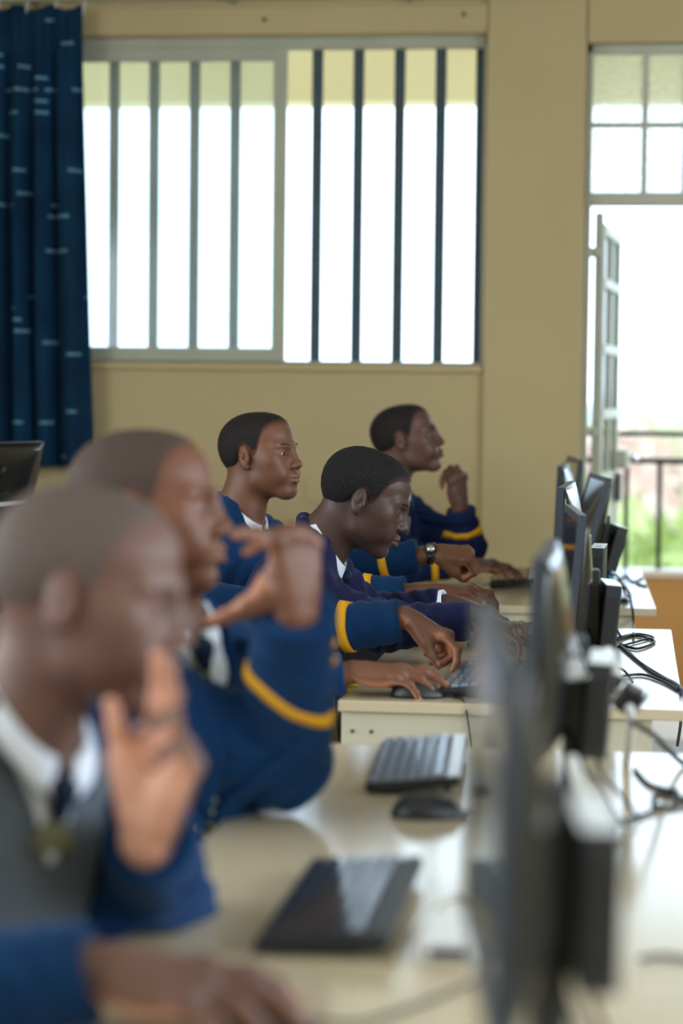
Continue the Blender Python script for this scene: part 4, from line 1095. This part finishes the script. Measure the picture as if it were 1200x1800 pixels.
# fifth person, at the far desk, chin on hand
h = atY(716, 774, 7.65)
person('farthest person in a dark navy blazer gazing up, chin on hand', h, -6, 9, 0, h+Vector((-.055, .0, -.165)), (-.98, 7.66, .52), -22,
    [dict(side=1, elbow=atY(690, 1000, 7.48), wrist=atY(818, 990, 7.52), cuff=.02, cr=.044, hand=hand('flat', (1, .1, -.05), (.05, -.1, 1), 1.0)),
     dict(side=-1, elbow=atY(822, 962, 7.72), wrist=atY(808, 885, 7.66), cuff=.018, cr=.047, band_at=.07, hand=hand('chin', (-.10, -.05, 1), (.75, -.65, .05), 1.0))],
    SK5, HA5, M_BLAZER_D, lid=.75, res=.0024, hair_thick=.002, cres=.006, pocket=((-.11, -.17), (-.06, -.165)))
for lb, x, y, m_ in (('dark chair under the person nearest the camera', -.93, 2.55, M_CHAIRD), ('dark chair under the second person from the camera', -.82, 3.42, M_CHAIRD), ('yellow plastic chair under the person hidden behind the second', -1.14, 4.96, M_CHAIRY),
                     ('dark chair under the person in the purple-navy blazer', -1.08, 5.56, M_CHAIRD), ('dark chair under the person with the wristwatch', -1.22, 6.18, M_CHAIRD), ('dark chair under the farthest person', -1.04, 7.66, M_CHAIRD), ('empty cream chair pushed up to the farthest desk', -.43, 7.12, M_CHAIRC)):
    chair(lb, x, y, m_)
# ---------------------------------------------------------------- cables and small things on the desks
def cable(label, pts, r=.0035, mat=None, n=8):
    P = [Vector(p) for p in pts]; b = P[0].copy()
    o = tube('cable', [p-b for p in P], r, mat or M_CABLE, None, 7, n); o.location = b
    return tag(o, label, 'cable', 'loose cables on the desks')
def onD(u, v, z=ZD+.004): return atZ(u, v, z)
cable('black cable looping across the right of the middle desk to its corner', [onD(1085, 1125), onD(1115, 1117), onD(1150, 1127), onD(1120, 1140), onD(1090, 1132)], .0035)
cable('dark cable curling at the back edge of the middle desk', [onD(1085, 1137), onD(1130, 1125), onD(1148, 1120), onD(1118, 1114), onD(1080, 1122)], .003)
cable('blue-black cable running over the right edge of the middle desk', [onD(1090, 1135), onD(1125, 1165), onD(1165, 1190), onD(1192, 1205), atZ(1197, 1222, ZD), atZ(1196, 1270, .60), atZ(1190, 1310, .50)], .004, M_CABLEB)
cable('thin black cable lying along the blue one on the middle desk', [onD(1100, 1140), onD(1140, 1178), onD(1180, 1200), onD(1199, 1215)], .003)
cable('black cable crossing the middle desk below the looped ones', [onD(1095, 1188), onD(1130, 1186), onD(1165, 1198), onD(1192, 1213)], .0035)
cable('green cable tangle on the farthest desk', [onD(1080, 1022), onD(1100, 1012), onD(1112, 1022), onD(1130, 1014), onD(1118, 1024), onD(1135, 1030)], .004, M_CABLEG)
cable('black cable dropping from the farthest desk to the middle desk', [onD(1092, 1024), onD(1105, 1040), onD(1111, 1068), atZ(1113, 1095, .70), atZ(1113, 1118, ZD+.01)], .004)
cable('black cable with a square loop on the foreground desk', [onD(1115, 1352), onD(1140, 1378), onD(1172, 1388), onD(1190, 1392), onD(1180, 1418), onD(1150, 1414), onD(1155, 1395), onD(1196, 1402), onD(1230, 1410)], .004)
cable('dark cable snaking behind the monitor stand on the foreground desk', [onD(1010, 1425), onD(1060, 1432), onD(1100, 1440), onD(1135, 1430), onD(1170, 1420), onD(1230, 1415)], .0035)
cable('grey cable arching over the foreground desk at the right edge', [onD(1112, 1270, .88), onD(1145, 1290, .84), onD(1175, 1320, .78), onD(1205, 1345), onD(1260, 1370)], .005)
cable('dark cable along the nearest desk at the right edge', [onD(1125, 1685), onD(1160, 1680), onD(1200, 1684), onD(1260, 1700)], .003)
cable('thin cable looping beside the black keyboard', [onD(700, 1690), onD(720, 1640), onD(770, 1585), onD(815, 1575), onD(840, 1610), onD(800, 1650)], .003, M_CABLEW)
cable('pale flat cable hanging from the nearest monitor', [atY(1005, 1335, 2.9), atY(1018, 1380, 2.85), atY(1030, 1430, 2.80), onD(1048, 1475), onD(1075, 1490)], .008, M_CABLEW)
cable('grey ribbed cable hanging behind the third monitor', [atY(1068, 1142, 3.9), atY(1082, 1180, 3.85), atY(1100, 1228, 3.8), atY(1108, 1262, 3.75), onD(1100, 1340)], .008, M_CABLEW)
def plug(label, p, rot, mat=M_BLACK, s=1.0):
    root = thing('video_plug', label, 'plug', p, 0, 'video plugs behind the monitors')
    T = Euler(rot).to_matrix().to_4x4() @ Matrix.Scale(s, 4)
    box('plug_body', (-.018, -.008, -.022), (.018, .008, .022), mat, root, .004, T)
    box('plug_shell', (-.014, -.005, .022), (.014, .005, .030), M_CHROME, root, .001, T)
    for sx in (-1, 1): lathe('thumb_screw', [(.0035, -.02), (.0035, .03), (.002, .034)], M_CHROME, root, 10, T @ Matrix.Translation((sx*.022, 0, 0)))
plug('black plug with pale thumb screws on the grey cable', atY(1104, 1232, 3.76), (.4, .5, .3))
plug('black plug low on the grey cable by the stand', atY(1090, 1205, 3.80), (1.9, .3, .2))
plug('bright plug behind the second monitor, upper of two', atY(990, 1138, 3.35), (.3, 1.2, .1), M_WHITEPL, .7)
plug('bright plug behind the second monitor, lower of two', atY(998, 1178, 3.30), (.3, 1.2, .1), M_WHITEPL, .8)
cy_ = onD(1071, 1012, ZD+.03); o = lathe('network_plug', [(.012, -.02), (.014, -.015), (.014, .012), (.007, .03)], M_CYAN, None, 12); o.location = (cy_.x, cy_.y, ZD+.022); tag(o, 'cyan plug standing among cables on the farthest desk', 'plug')
# white adapter with a black socket near the black keyboard
p = onD(792, 1668, ZD); root = thing('power_adapter', 'white adapter with a black slot between the black keyboard and the nearest monitor', 'adapter', (p.x, p.y, ZD), math.radians(2))
box('adapter_body', (-.035, -.07, 0), (.030, .07, .030), M_WHITEPL, root, .006); box('adapter_slot', (-.022, -.0712, .006), (.020, -.069, .018), M_BLACK, root, 0)
# sheet of paper on the middle desk by the watch hand
p = onD(874, 1024); o = box('leaflet', (-.05, -.07, 0), (.05, .07, .0012), new_mat('leaflet_print', lin(176, 190, 206), .5), bev=0); o.location = (p.x, p.y, ZD+.0005); tag(o, 'pale blue leaflet lying on the desk beyond the watch hand', 'leaflet')

# yellow cloth bag hanging at the corner of the middle desk
def cloth_bag():
    root = thing('cloth_bag', 'yellow cloth bag hanging at the near left corner of the middle desk', 'bag', (-.66, 4.86, 0))
    V = []; Fc = []; n = 36; m = 10
    for j in range(m+1):
        t = j/m; z = .74-.34*t
        for i in range(n):
            a = 2*math.pi*i/n; rx = (.022+.022*t)*(1+.16*math.sin(5*a+2*t)); ry = (.06+.07*t)*(1+.10*math.sin(7*a))
            V.append((rx*math.cos(a), ry*math.sin(a), z))
    for j in range(m):
        for i in range(n): i2 = (i+1) % n; Fc.append((j*n+i, j*n+i2, (j+1)*n+i2, (j+1)*n+i))
    Fc.append(tuple(m*n+i for i in range(n)))
    mesh_obj('bag_body', V, Fc, M_CHAIRY, root).modifiers.new('thickness', 'SOLIDIFY').thickness = .003
    for s in (-1, 1): tube('strap', [(0, s*.05, .735), (.02, s*.045, .748), (.075, s*.03, .749)], .004, M_CHAIRY, root, 6)
cloth_bag()
